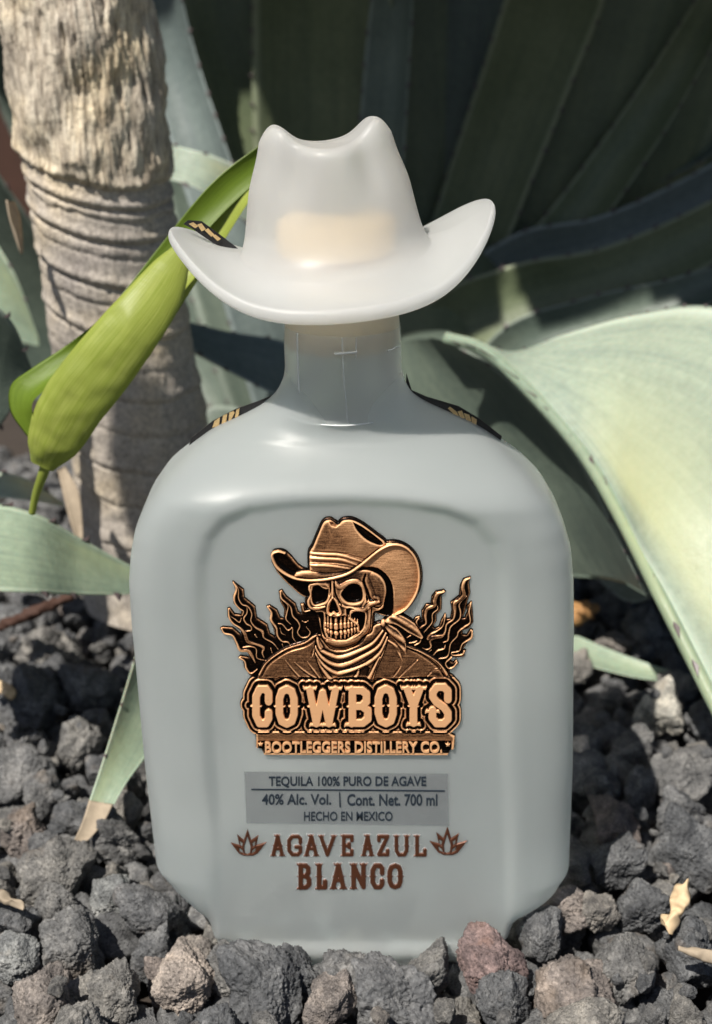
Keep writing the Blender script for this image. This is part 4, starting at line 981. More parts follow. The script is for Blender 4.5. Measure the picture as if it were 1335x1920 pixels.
# ------------------------------------------------------------------ copper emblem
# e-space: 2.567 units per photo pixel, origin at photo (400, 940)
ES = 2.567; UM = float(np.linalg.norm(pxw(660, 1200, 0) - CAM)) / FPX / ES
def eg(x0, y0, x1, y1, st):
    xs_ = np.arange(x0, x1 + st, st); ys_ = np.arange(y0, y1 + st, st); X, Y = np.meshgrid(xs_, ys_); return X, Y
def Lf(z): return [(x * .423, 333.7 + y * .423) for x, y in z]
def Rf(z): return [(821.4 + x * .3461, 333.7 + y * .3461) for x, y in z]
def Sk(z): return [(410.7 + x * .3846, 256.7 + y * .3846) for x, y in z]
FLM_L = Lf([(225, 120), (340, 210), (350, 300), (470, 400), (490, 530), (610, 610), (640, 710), (720, 760), (690, 650), (650, 560), (660, 480), (610, 400), (640, 390), (720, 440), (760, 530), (810, 540), (815, 430), (770, 350), (752, 230), (778, 215), (830, 290), (930, 370), (960, 460), (1010, 490), (1000, 375), (1025, 370), (1060, 430), (1150, 450), (1300, 620), (1300, 800), (700, 1270), (430, 1190), (360, 1100), (350, 1020), (292, 988), (310, 965), (425, 985), (400, 920), (290, 890), (250, 800), (220, 725), (110, 700), (85, 650), (110, 635), (220, 645), (320, 730), (330, 680), (220, 600), (172, 520), (168, 425), (188, 420), (240, 490), (320, 500), (330, 450), (240, 370), (235, 280), (265, 220)])
FLM_R = Rf([(200, 570), (380, 720), (400, 700), (440, 640), (490, 625), (510, 690), (535, 690), (530, 550), (590, 460), (655, 460), (670, 350), (720, 285), (830, 262), (850, 285), (792, 340), (795, 450), (790, 530), (720, 600), (722, 690), (670, 770), (710, 800), (770, 770), (800, 680), (850, 595), (865, 670), (930, 660), (950, 540), (932, 430), (1050, 340), (1065, 200), (1110, 110), (1195, 82), (1175, 160), (1192, 300), (1150, 420), (1110, 590), (1070, 660), (1130, 650), (1165, 560), (1160, 480), (1212, 428), (1222, 540), (1238, 700), (1180, 785), (1090, 820), (1080, 880), (1150, 890), (1205, 810), (1235, 820), (1230, 910), (1135, 1010), (1090, 1090), (1130, 1100), (1105, 1185), (1000, 1195), (925, 1180), (905, 1240), (960, 1275), (1005, 1235), (1030, 1280), (965, 1345), (905, 1365), (900, 1500), (600, 1450), (200, 1100), (150, 800)])
COP = []
for z, wd in (([(228, 128), (285, 200), (290, 300), (330, 370), (400, 400), (440, 480), (430, 560), (480, 630), (560, 680), (580, 750), (680, 810), (742, 885)], [6, 9, 9, 10, 9, 8, 8, 13, 20, 10, 8, 5]),
              ([(232, 135), (268, 200), (242, 290), (252, 360), (300, 420), (345, 450), (330, 500)], [5, 13, 15, 11, 10, 7, 4]),
              ([(385, 400), (385, 470), (350, 530), (380, 590), (430, 620), (430, 665), (350, 680)], [5, 9, 12, 11, 10, 8, 5]),
              ([(175, 425), (185, 520), (230, 590), (310, 640), (360, 700), (395, 790), (480, 820), (570, 860), (560, 920), (580, 980)], [5, 12, 12, 14, 22, 24, 16, 20, 12, 5]),
              ([(190, 500), (250, 540), (300, 575), (320, 530)], [4, 7, 7, 4]),
              ([(95, 645), (130, 700), (220, 725), (270, 810), (310, 890), (400, 900), (445, 960), (480, 1035)], [8, 11, 12, 13, 20, 22, 20, 6]),
              ([(340, 860), (430, 850), (490, 880), (500, 980), (600, 1010)], [8, 10, 7, 7, 4]),
              ([(300, 980), (360, 1020), (380, 1100), (430, 1155), (500, 1110)], [9, 9, 13, 12, 7]),
              ([(618, 400), (665, 470), (662, 550), (720, 640), (735, 730), (785, 790), (850, 800), (880, 842)], [8, 15, 17, 14, 12, 10, 8, 4]),
              ([(768, 222), (775, 300), (850, 380), (838, 470), (830, 540), (885, 602)], [6, 11, 10, 9, 9, 4]),
              ([(800, 320), (880, 400), (905, 500), (960, 560), (985, 620), (960, 690), (1005, 745), (1070, 740), (1102, 690), (1060, 630)], [6, 10, 11, 11, 9, 8, 8, 9, 7, 4]),
              ([(740, 590), (790, 600), (850, 665), (900, 640), (905, 740), (945, 805)], [5, 7, 9, 8, 8, 4]),
              ([(760, 640), (780, 700), (820, 720)], [4, 6, 3]), ([(655, 870), (672, 925)], [5, 5]), ([(785, 825), (800, 865)], [5, 4]), ([(475, 715), (500, 750)], [6, 5]),
              ([(1015, 375), (1035, 450), (1100, 440)], [4, 6, 9]), ([(1010, 560), (1050, 575), (1080, 555)], [4, 7, 4])):
    p, ww = crv(Lf(z), 5, wd); COP.append((p, ww * .423))
for z, wd in (([(1190, 92), (1125, 125), (1095, 220), (1110, 320), (1040, 400), (985, 440), (985, 560), (960, 660), (870, 730), (850, 830), (800, 900), (700, 920), (640, 960), (652, 1040), (600, 1080), (530, 1060)], [8, 20, 26, 30, 26, 30, 22, 14, 12, 16, 22, 22, 20, 14, 10, 4]),
              ([(1145, 340), (1045, 450), (1062, 560), (1045, 660), (930, 760), (900, 850), (885, 950), (820, 985)], [8, 12, 14, 12, 12, 18, 14, 5]),
              ([(835, 280), (745, 310), (705, 400), (700, 470), (600, 520), (575, 610), (580, 720), (500, 790), (508, 960), (430, 1020)], [10, 26, 30, 26, 26, 22, 16, 10, 8, 16]),
              ([(745, 480), (740, 525), (672, 590), (668, 700), (600, 790), (550, 850)], [6, 9, 9, 9, 8, 4]),
              ([(1205, 450), (1182, 560), (1195, 700), (1110, 770), (1035, 830), (1012, 900), (925, 1000), (900, 1130), (860, 1190), (760, 1210)], [8, 12, 13, 18, 14, 9, 9, 9, 13, 5]),
              ([(1225, 830), (1208, 920), (1090, 1000), (1045, 1100), (940, 1125), (960, 1160), (1080, 1150), (1115, 1105)], [7, 22, 10, 9, 9, 9, 12, 8]),
              ([(850, 620), (818, 750), (740, 820), (650, 870), (612, 930), (680, 900), (830, 880)], [5, 9, 12, 22, 26, 20, 14]),
              ([(1012, 1265), (960, 1325), (895, 1340), (855, 1270), (935, 1190)], [10, 14, 13, 10, 16]),
              ([(850, 1020), (830, 1070), (740, 1100), (680, 1165)], [5, 12, 14, 5]), ([(480, 650), (450, 700), (490, 780), (540, 770)], [6, 14, 12, 6]),
              ([(315, 920), (360, 890), (415, 870)], [5, 10, 5]), ([(350, 990), (420, 980), (460, 960)], [8, 12, 5]), ([(620, 1115), (655, 1090)], [4, 6])):
    p, ww = crv(Rf(z), 5, wd); COP.append((p, ww * .3461))

# western lettering -------------------------------------------------
GLY = {
 'C': dict(s=[[(1, .36), (1, .12), (.78, 0), (.28, 0), (0, .22), (0, .78), (.28, 1), (.78, 1), (1, .86), (1, .70)]], spur=[(0, .5)]),
 'O': dict(s=[[(.5, 0), (.16, .07), (0, .28), (0, .72), (.16, .93), (.5, 1), (.84, .93), (1, .72), (1, .28), (.84, .07), (.5, 0)]], spur=[(0, .5), (1, .5)]),
 'W': dict(s=[[(.06, 0), (.28, 1), (.5, .08), (.72, 1), (.94, 0)]], serif=[(.06, 0), (.94, 0), (.28, 1), (.72, 1)], spur=[(.16, .5), (.84, .5)]),
 'B': dict(s=[[(.12, 0), (.12, 1)], [(.12, 0), (.66, 0), (.92, .12), (.92, .34), (.66, .48), (.12, .48)], [(.66, .48), (1, .62), (1, .88), (.70, 1), (.12, 1)]], serif=[(.08, 0), (.08, 1)], spur=[(.12, .5)]),
 'Y': dict(s=[[(.05, 0), (.5, .5), (.5, 1)], [(.95, 0), (.5, .5)]], serif=[(.05, 0), (.95, 0), (.5, 1)], spur=[(.5, .5)]),
 'S': dict(s=[[(1, .34), (1, .12), (.74, 0), (.28, 0), (.03, .14), (.03, .28), (.26, .42), (.74, .56), (1, .72), (1, .88), (.72, 1), (.26, 1), (0, .86), (0, .64)]], serif=[(0, .62)], spur=[]),
 'A': dict(s=[[(.0, 1), (.5, 0), (1, 1)], [(.22, .66), (.78, .66)]], serif=[(0, 1), (1, 1), (.42, 0)], spur=[(.24, .5), (.76, .5)]),
 'G': dict(s=[[(1, .34), (1, .12), (.78, 0), (.28, 0), (0, .22), (0, .78), (.28, 1), (.78, 1), (1, .86), (1, .58), (.62, .58)]], spur=[(0, .5)]),
 'V': dict(s=[[(0, 0), (.5, 1), (1, 0)]], serif=[(0, 0), (1, 0)], spur=[(.25, .5), (.75, .5)]),
 'E': dict(s=[[(.12, 0), (.12, 1)], [(.12, 0), (1, 0), (1, .22)], [(.12, .5), (.7, .5)], [(.12, 1), (1, 1), (1, .78)], [(.7, .4), (.7, .6)]], serif=[(.08, 0), (.08, 1)], spur=[(.12, .5)]),
 'Z': dict(s=[[(0, .22), (0, 0), (1, 0), (0, 1), (1, 1), (1, .78)]], spur=[(.5, .5)]),
 'U': dict(s=[[(.06, 0), (.06, .76), (.26, 1), (.74, 1), (.94, .76), (.94, 0)]], serif=[(.06, 0), (.94, 0)], spur=[(.06, .5), (.94, .5)]),
 'L': dict(s=[[(.16, 0), (.16, 1), (1, 1), (1, .74)]], serif=[(.12, 0), (.12, 1)], spur=[(.16, .5)]),
 'N': dict(s=[[(.08, 1), (.08, 0), (.92, 1), (.92, 0)]], serif=[(.08, 0), (.08, 1), (.92, 0)], spur=[(.08, .5), (.92, .5)]),
}
def glyph_sd(X, Y, ch, x0, y0, x1, y1, t):
    g_ = GLY[ch]; sw = 1.0 if t > 17 else .78; ix_ = t * dict(A=1.2, V=1.15, N=1.1, U=1.1, L=1.05, W=1.35, Y=1.4).get(ch, 1.0); w_, h_ = x1 - x0 - 2 * ix_, y1 - y0 - 2 * t; q = lambda p: (x0 + ix_ + p[0] * w_, y0 + t + p[1] * h_)
    d = np.full(X.shape, -1e9)
    for st in g_['s']: d = np.maximum(d, seg_sd(X, Y, [q(p) for p in st], t))
    for p in g_.get('serif', []):
        cx, cy = q(p); up = -1 if p[1] < .5 else 1; b = t * .36
        d = np.maximum(d, seg_sd(X, Y, [(cx - t * 1.55 * sw, cy + up * t * .55), (cx - t * .7, cy + up * t * .35), (cx, cy + up * t * .75), (cx + t * .7, cy + up * t * .35), (cx + t * 1.55 * sw, cy + up * t * .55)], [b * .8, b * 1.3, b * 1.1, b * 1.3, b * .8]))
        d = np.maximum(d, seg_sd(X, Y, [(cx - t * 1.7 * sw, cy + up * t * .9), (cx - t * 1.35 * sw, cy + up * t * .3)], [b * .5, b]))
        d = np.maximum(d, seg_sd(X, Y, [(cx + t * 1.7 * sw, cy + up * t * .9), (cx + t * 1.35 * sw, cy + up * t * .3)], [b * .5, b]))
    for p in g_.get('spur', []):
        cx, cy = q(p); d = np.maximum(d, sd_poly(X, Y, [(cx - t * 1.62, cy), (cx, cy - t * .8), (cx + t * 1.62, cy), (cx, cy + t * .8)]))
    return d
WORD = [('C', 188, 872, 288, 1076), ('O', 300, 872, 410, 1078), ('W', 432, 878, 622, 1074), ('B', 640, 878, 764, 1074), ('O', 775, 870, 885, 1076), ('Y', 904, 876, 1022, 1072), ('S', 1034, 862, 1148, 1076)]

# one continuous plate computed as a height map
st = 1.55
X, Y = eg(20, 60, 1250, 1240, st)
fl_d = np.maximum(sd_poly(X, Y, FLM_L), sd_poly(X, Y, FLM_R)) + 3
let = [glyph_sd(X, Y, *wd, 20 if wd[0] != 'W' else 19) for wd in WORD]; LD = np.maximum.reduce(let)
name_d = LD + 46
coat_P = crv([(212, 850), (225, 815), (262, 762), (350, 702), (440, 672), (500, 636), (660, 640), (815, 600), (930, 688), (1000, 716), (1080, 765), (1130, 830), (1120, 880), (660, 900), (220, 890)], 4)
coat_d = sd_poly(X, Y, coat_P)
BAN = crv([(498, 640), (488, 700), (500, 760), (555, 862), (740, 868), (790, 790), (842, 650), (815, 580), (760, 600), (700, 680), (580, 705), (520, 650)], 4)
ban_d = sd_poly(X, Y, BAN)
SKULL = Sk(crv([(400, 240), (200, 320), (128, 350), (112, 420), (135, 480), (100, 560), (122, 645), (200, 695), (240, 740), (262, 860), (290, 985), (335, 1080), (430, 1158), (580, 1165), (720, 1095), (810, 1000), (915, 930), (935, 720), (1000, 690), (1060, 650), (1078, 580), (1106, 430), (1080, 310), (1000, 220), (850, 165), (650, 180)], 4).tolist())
sk_d = sd_poly(X, Y, SKULL)
BRIM = crv([(284, 250), (300, 232), (340, 235), (372, 262), (410, 305), (452, 326), (540, 330), (640, 318), (720, 268), (795, 205), (865, 188), (930, 208), (980, 262), (1002, 345), (988, 430), (935, 512), (872, 548), (810, 540), (700, 500), (560, 440), (450, 455), (385, 412), (318, 345), (287, 290)], 5)
brim_d = sd_poly(X, Y, BRIM)
CROWN = crv([(462, 325), (462, 240), (480, 205), (505, 145), (530, 92), (560, 80), (582, 92), (602, 100), (625, 82), (668, 80), (720, 105), (780, 150), (828, 190), (800, 215), (740, 262), (690, 300), (620, 330), (540, 338)], 5)
cr_d = sd_poly(X, Y, CROWN)
tail_d = np.maximum.reduce([seg_sd(X, Y, *crv([(822, 580), (870, 625), (905, 670), (926, 725)], 5, [8, 22, 20, 3])), seg_sd(X, Y, *crv([(825, 575), (880, 560), (950, 600), (1000, 645)], 5, [8, 24, 26, 8])), seg_sd(X, Y, *crv([(842, 660), (880, 690), (910, 760)], 5, [4, 9, 3]))])
plate_sd = np.maximum.reduce([fl_d, name_d, coat_d + 6, ban_d + 6, sk_d + 8, brim_d + 5, cr_d + 7, tail_d + 8])
tag_P = [(205, 1104), (218, 1096), (1128, 1096), (1146, 1112), (1164, 1122), (1160, 1184), (1140, 1196), (1128, 1216), (244, 1214), (234, 1192), (206, 1180)]
tag_d = sd_poly(X, Y, tag_P); plate_sd = np.maximum(plate_sd, tag_d)
# heights in e units
lift_poly = lambda d, h, b: h * sstep(0, b, d)
Hh = 12 * sstep(-2.5, 5, plate_sd)
def add(base, d, h, b=4):                 # raised piece with rounded bevel
    return np.where(d > 0, np.maximum(base, base * (1 - sstep(0, b, d)) + h * sstep(0, b, d)), base)
for p, ww in COP:
    x0, y0 = p.min(0) - 16; x1, y1 = p.max(0) + 16; sl = (slice(max(0, int((y0 - 60) / st)), int((y1 - 60) / st) + 1), slice(max(0, int((x0 - 20) / st)), int((x1 - 20) / st) + 1))
    d = seg_sd(X[sl], Y[sl], p, ww); h = 12 + 8 * np.sqrt(np.clip(d / 5, 0, 1)); Hh[sl] = np.where(d > 0, np.maximum(Hh[sl], h), Hh[sl])
# coat with folds
dome = 17 + 7 * np.sqrt(np.clip(coat_d / 90, 0, 1)); Hh = np.where(coat_d > 0, dome, Hh)
def groove(P_, w_, dep, mask=None):
    global Hh
    d = seg_sd(X, Y, *crv(P_, 5, w_)); Hh = Hh - np.where(d > 0, dep * sstep(0, max(w_), d), 0) * (1 if mask is None else (mask > 0))
def ridge(P_, w_, hh, mask=None):
    global Hh
    d = seg_sd(X, Y, *crv(P_, 5, w_)); Hh = Hh + np.where(d > 0, hh * np.sqrt(np.clip(d / max(w_), 0, 1)), 0) * (1 if mask is None else (mask > 0))
for P_ in ([(385, 770), (440, 815), (495, 850)], [(445, 765), (480, 810), (510, 850)], [(340, 760), (400, 830), (430, 860)], [(880, 850), (930, 800), (975, 760)], [(1000, 860), (1050, 810), (1085, 800)], [(860, 840), (895, 790)], [(480, 700), (470, 740)]):
    groove(P_, [2, 9, 5], 7, coat_d); ridge([(a + 8, b - 4) for a, b in P_], [2, 6, 3], 5, coat_d)
groove([(236, 830), (270, 772), (355, 715), (445, 686), (500, 650)], [6, 9, 9, 9, 6], 12, coat_d)
ridge([(222, 826), (256, 764), (350, 700), (440, 670), (498, 634)], [6, 7, 7, 7, 5], 6)
groove([(935, 700), (1000, 730), (1075, 785), (1112, 835)], [6, 8, 8, 6], 12, coat_d)
ridge([(925, 686), (1000, 715), (1082, 764), (1124, 826)], [5, 7, 7, 6], 6)
# skull sits over the coat; brim behind the skull
inner = 12 + 10 * sstep(0, 60, brim_d) ; Hh = np.where(brim_d > 0, np.maximum(14 + 12 * sstep(10, 110, brim_d), 0), Hh)
dk = sd_poly(X, Y, crv([(452, 455), (450, 395), (520, 372), (610, 352), (700, 322), (790, 320), (850, 380), (862, 470), (850, 540), (800, 545), (700, 500)], 4)); Hh = np.where((dk > -10) & (brim_d > 0), Hh * (1 - sstep(-10, 4, dk)) + 6 * sstep(-10, 4, dk), Hh)
# left dark underside of the brim
ul = sd_poly(X, Y, [(286, 268), (310, 320), (380, 368), (450, 380), (600, 372), (700, 330), (560, 440), (450, 470), (380, 415), (310, 340)]); Hh = np.where((ul > 0) & (brim_d > 0), 8 + 0 * X, Hh)
base_sk = 20 + 14 * np.sqrt(np.clip(sk_d / 80, 0, 1)); Hs = base_sk.copy()
def sk_cut(P_, dep, b=7, n=4):
    global Hs
    d = sd_poly(X, Y, crv(Sk(P_) + [Sk(P_)[0]], n)[:-1]); Hs = Hs * (1 - sstep(-1, b, d)) + dep * sstep(-1, b, d); return d
def sk_r(P_, w_, hh):
    global Hs
    d = seg_sd(X, Y, *crv(Sk(P_), 5, np.array(w_) * .3846)); Hs = Hs + np.where(d > 0, hh * np.sqrt(np.clip(d / (max(w_) * .3846), 0, 1)), 0)
def sk_g(P_, w_, dd):
    global Hs
    d = seg_sd(X, Y, *crv(Sk(P_), 5, np.array(w_) * .3846)); Hs = Hs - np.where(d > 0, dd * sstep(0, max(w_) * .3846, d), 0)
# brows, cheekbones and temple
sk_r([(130, 350), (230, 335), (340, 345), (370, 372)], [16, 26, 28, 14], 6)
sk_r([(455, 320), (520, 370), (620, 320), (740, 305), (830, 400), (850, 520), (800, 620)], [26, 34, 28, 26, 22, 20, 16], 7)
sk_r([(128, 380), (150, 470), (120, 560), (150, 640), (230, 650), (330, 620)], [12, 16, 18, 22, 22, 10], 6)
sk_r([(520, 590), (620, 635), (720, 655), (820, 650), (900, 590), (1000, 560)], [14, 20, 30, 34, 30, 20], 8)
sk_r([(950, 500), (990, 520), (1000, 560)], [20, 26, 18], 5)
sk_r([(930, 250), (1010, 330), (1040, 420), (1030, 520)], [50, 90, 90, 50], 5)
sk_g([(835, 225), (815, 310), (850, 430), (880, 520), (930, 545)], [22, 30, 40, 44, 20], 16)
sk_g([(915, 640), (905, 780), (900, 900)], [12, 14, 10], 10); sk_g([(930, 620), (1000, 640), (1050, 600)], [12, 20, 10], 12)
sk_cut([(172, 375), (240, 350), (300, 385), (345, 400), (380, 400), (385, 470), (350, 560), (270, 600), (200, 610), (165, 560), (160, 460)], 7, 9)
sk_cut([(560, 400), (640, 335), (730, 335), (790, 380), (812, 470), (795, 550), (720, 585), (620, 580), (560, 540), (525, 470)], 7, 10)
sk_cut([(838, 500), (850, 470), (870, 540), (850, 560)], 8, 4)
sk_g([(395, 300), (400, 400), (385, 480)], [14, 16, 12], 9); sk_g([(450, 300), (450, 380), (470, 480), (540, 600)], [12, 16, 18, 14], 9)
sk_r([(420, 290), (425, 400), (425, 500)], [10, 12, 16], 7)
sk_r([(425, 500), (372, 590), (362, 690), (400, 728), (440, 700), (480, 728), (530, 700), (505, 620), (470, 545), (430, 500)], [12] * 10, 7)
sk_cut([(428, 520), (392, 590), (378, 680), (405, 705), (440, 690), (480, 705), (508, 680), (480, 600), (450, 540)], 8, 6)
sk_cut([(200, 700), (300, 690), (325, 760), (318, 900), (350, 1010), (320, 1010), (280, 940), (262, 800)], 8, 6)
sk_cut([(655, 710), (720, 672), (830, 700), (838, 800), (810, 900), (760, 930), (745, 850), (690, 800), (650, 760)], 7, 6)
sk_cut([(590, 640), (640, 630), (700, 650), (650, 680), (640, 760), (600, 760)], 16, 5)
mouth = sd_poly(X, Y, Sk([(330, 700), (400, 735), (480, 745), (580, 720), (640, 780), (745, 860), (740, 960), (600, 1040), (480, 1045), (370, 1010), (325, 890)])); Hs = Hs * (1 - sstep(0, 5, mouth)) + 15 * sstep(0, 5, mouth)
for (tx, w_, t0, t1, l0, l1, rt, rb) in ((338, 12, 820, 870, 890, 940, 760, 985), (368, 14, 822, 882, 902, 955, 745, 1000), (405, 19, 825, 900, 922, 972, 745, 1020), (468, 27, 828, 908, 930, 980, 742, 1030), (530, 19, 826, 900, 925, 975, 745, 1030),
                                         (580, 20, 820, 892, 918, 968, 730, 1025), (624, 16, 815, 885, 908, 958, 740, 1015), (665, 14, 812, 876, 898, 948, 770, 1000), (702, 12, 810, 868, 890, 938, 785, 985), (735, 10, 812, 862, 885, 930, 800, 968)):
    for a, b in ((t0, t1), (l0, l1)):
        d = seg_sd(X, Y, Sk([(tx, a + w_), (tx + (2 if a == t0 else 6), b - w_ * .6)]), w_ * .3846); Hs = np.where(d > 0, np.maximum(Hs, 22 + 11 * np.sqrt(np.clip(d / 5, 0, 1))), Hs)
    for a, b in ((rt, t0 + w_), (l1 - w_, rb)):
        d = seg_sd(X, Y, Sk([(tx, a), (tx, b)]), [w_ * .18, w_ * .3846 * .8][::1 if a == rt else -1]); Hs = np.where(d > 0, np.maximum(Hs, 19 + 7 * np.sqrt(np.clip(d / 4, 0, 1))), Hs)
sk_r([(880, 640), (888, 780), (850, 900), (760, 1000), (640, 1060), (480, 1080), (360, 1050)], [22, 26, 34, 40, 44, 44, 26], 8)
sk_r([(835, 720), (830, 840), (780, 940), (700, 1000)], [8, 10, 10, 6], 5)
Hh = np.where(sk_d > 0, Hh * (1 - sstep(0, 6, sk_d)) + Hs * sstep(0, 6, sk_d), Hh)
moat = sstep(-9, -1, sk_d) * (sk_d <= 0) * (Y > 500 * 1.0); Hh = np.where((sk_d <= 0) & (sk_d > -10) & (Y > 420), np.minimum(Hh, 12 + 8 * (1 - moat)), Hh)
# bandana over the chin
banH = 22 + 8 * np.sqrt(np.clip(ban_d / 30, 0, 1)); msk = (ban_d > 0) & (sk_d < -4); Hb = banH.copy()
for k, P_ in enumerate(([(500, 645), (512, 695), (560, 725), (615, 738), (690, 712), (765, 672), (815, 612)], [(492, 690), (520, 735), (575, 770), (630, 775), (710, 740), (790, 690), (830, 625)], [(492, 722), (530, 775), (590, 812), (640, 808), (720, 780), (800, 720), (838, 645)],
                        [(495, 745), (530, 800), (575, 858)], [(700, 800), (690, 830), (655, 865)], [(800, 740), (770, 800), (740, 862)], [(830, 690), (800, 770), (770, 860)], [(500, 640), (505, 660), (520, 690)])):
    d = seg_sd(X, Y, *crv(P_, 5, [5, 8, 10, 11, 10, 8, 5][:len(P_)])); Hb = Hb + np.where(d > 0, 9 * np.sqrt(np.clip(d / 10, 0, 1)), -2.2 * (1 - sstep(0, 9, -d)))
Hh = np.where(msk, Hh * (1 - sstep(0, 4, ban_d)) + Hb * sstep(0, 4, ban_d), Hh)
d = sd_poly(X, Y, [(555, 850), (600, 825), (690, 790), (735, 770), (760, 790), (730, 868), (560, 868)]); Hh = np.where((d > 0) & (LD + 30 < 0), Hh - 6 * sstep(0, 8, d), Hh)
dkn = 14 - np.hypot((X - 818) / .85, (Y - 578) / 1.25); Hh = np.where(dkn > 0, np.maximum(Hh, 24 + 12 * np.sqrt(np.clip(dkn / 14, 0, 1))), Hh)
Ht = 24 + 8 * np.sqrt(np.clip(tail_d / 14, 0, 1)); fold = 4 * np.sin((Y * .9 - X * .55) * .16); Hh = np.where(tail_d > 0, np.maximum(Hh, Ht + fold * sstep(0, 6, tail_d)), Hh)
# crown and hat rim on top
hc = 26 + 14 * np.sqrt(np.clip(cr_d / 70, 0, 1)); cre = sd_poly(X, Y, crv([(668, 86), (690, 132), (738, 178), (800, 205), (818, 190), (770, 148), (715, 110)], 4)); hc = hc * (1 - sstep(0, 7, cre)) + 17 * sstep(0, 7, cre)
nt_ = sd_poly(X, Y, [(556, 86), (566, 108), (590, 116), (606, 104), (590, 94)]); hc = hc * (1 - sstep(0, 4, nt_)) + 20 * sstep(0, 4, nt_)
Hh = np.where(cr_d > 0, np.where(brim_d > 0, np.maximum(Hh, hc), hc * sstep(0, 6, cr_d) + Hh * (1 - sstep(0, 6, cr_d))), Hh)
for P_ in ([(462, 238), (540, 240), (620, 246), (715, 278)], [(462, 262), (540, 262), (620, 268), (690, 294)], [(462, 296), (540, 296), (600, 302), (660, 314)]): ridge(P_, [6, 7, 7, 5], 6, cr_d)
groove([(466, 228), (540, 229), (625, 235), (725, 266)], [4, 5, 5, 4], 7, cr_d); groove([(466, 250), (540, 251), (625, 257), (700, 284)], [4, 5, 5, 4], 7, cr_d); groove([(466, 280), (540, 279), (620, 285), (680, 302)], [5, 7, 7, 5], 8, cr_d)
ti = sd_poly(X, Y, crv([(296, 248), (330, 245), (372, 276), (415, 320), (450, 338), (400, 345), (340, 318), (300, 280)], 4)); Hh = np.where(ti > -2, np.minimum(Hh, 22) * (1 - sstep(-2, 6, ti)) + 12 * sstep(-2, 6, ti), Hh)
fr = sd_poly(X, Y, crv([(400, 335), (450, 326), (540, 334), (640, 322), (700, 290), (690, 312), (620, 345), (540, 364), (450, 366), (390, 352)], 4)); Hh = np.where(fr > 0, np.maximum(Hh, 26 + 8 * np.sqrt(np.clip(fr / 14, 0, 1))), Hh)
rim = seg_sd(X, Y, *crv([(345, 240), (315, 232), (290, 240), (286, 262), (312, 312), (378, 354), (450, 368), (545, 364), (640, 340), (715, 292), (795, 228), (862, 200), (925, 215), (972, 268), (990, 345), (978, 430), (930, 505), (872, 540)], 6, [4, 5, 6, 6, 6, 6, 7, 8, 8, 8, 7, 6, 5, 5, 5, 5, 5, 4]))
Hh = np.where(rim > 0, np.maximum(Hh, 30 + 9 * np.sqrt(np.clip(rim / 7, 0, 1)) - 8 * sstep(700, 1000, X)), Hh)
# name panel: dark ground, double raised outline; tag bar
pan_d = name_d; inp = (pan_d > 0) & (Y > 838 - 4 * np.sin(X * .02)); 
lv = 13.0; Hp = lv + 0 * X
ol = 6.5 - np.abs(LD + 20); ol2 = 5 - np.abs(LD + 40)
Hp = np.where(ol > 0, Hp + 9 * np.sqrt(np.clip(ol / 6.5, 0, 1)), Hp); Hp = np.where((ol2 > 0), Hp + 6 * np.sqrt(np.clip(ol2 / 5, 0, 1)), Hp)
Hh = np.where(inp & (pan_d > 0), Hp * sstep(0, 5, pan_d) + np.minimum(Hh, Hp) * (1 - sstep(0, 5, pan_d)), Hh)
Ht = 14 + 10 * (sstep(0, 5, tag_d)) - 12 * sstep(1138, 1150, Y) * sstep(0, 6, 1200 - Y) * sstep(212, 222, X) * sstep(0, 10, 1150 - X)
Hh = np.where(tag_d > 0, Ht * sstep(0, 4, tag_d), Hh)
Hh = Hh + .5 * fbm(np.stack([X * .05, Y * .05, 0 * X], -1), 3, 2) * (Hh > 6)
loc = blur(Hh, 11); loc2 = blur(Hh, 4)
pol = .28 + .09 * (Hh - loc) + .07 * (Hh - loc2) + .012 * (Hh - 17)
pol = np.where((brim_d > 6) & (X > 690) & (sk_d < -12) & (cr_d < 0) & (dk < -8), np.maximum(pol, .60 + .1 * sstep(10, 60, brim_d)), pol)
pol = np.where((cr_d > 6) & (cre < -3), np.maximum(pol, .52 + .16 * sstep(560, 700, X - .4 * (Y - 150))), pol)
pol = np.where((coat_d > 14) & (ban_d < -3) & (LD + 44 < 0) & (sk_d < -6), np.maximum(pol, .50 + .02 * (Hh - loc)), pol)
pol = np.where((tag_d > 4) & (Y < 1136), np.maximum(pol, .55), pol)
pol = np.where((tag_d > 4) & (Y > 1144) & (Y < 1202) & (X > 216) & (X < 1144), .08, pol)
pol = np.where(inp & (ol < 0) & (ol2 < 0) & (LD < -1), .05, pol)
pol = np.clip(pol, 0, 1.05)
keep = plate_sd > -3.2
PX, PY = 400 + X / ES, 940 + Y / ES
emb = bpart('emblem', relief_mesh('emblem', PX, PY, Hh * UM - .0001, keep, M_COPPER, pol), None, 'antiqued copper relief of a skull in a cowboy hat with flames')
# raised letters, each its own piece
def letter(ch, box, t, parent, mat, lo, hi, bev, step, to_px, name='letter', pol_=.9, um=UM, label=None, sdf=None):
    x0, y0, x1, y1 = box; Xl, Yl = eg(x0 - t * 2.2, y0 - t * 1.4, x1 + t * 2.2, y1 + t * 1.4, step)
    d = sdf(Xl, Yl) if sdf else glyph_sd(Xl, Yl, ch, x0, y0, x1, y1, t)
    h = lo + (hi - lo) * sstep(-step * .8, bev, d); P1, P2 = to_px(Xl, Yl)
    return ob(name, relief_mesh(name, P1, P2, h * um, d > -step * 1.2, mat, np.where(d > bev * .3, pol_, .35) if mat is M_COPPER else None), parent, label)
e2p = lambda a, b: (400 + a / ES, 940 + b / ES)
for wd in WORD: letter(wd[0], wd[1:], 20 if wd[0] != 'W' else 19, emb, M_COPPER, 10, 33, 3.2, 1.5, e2p)

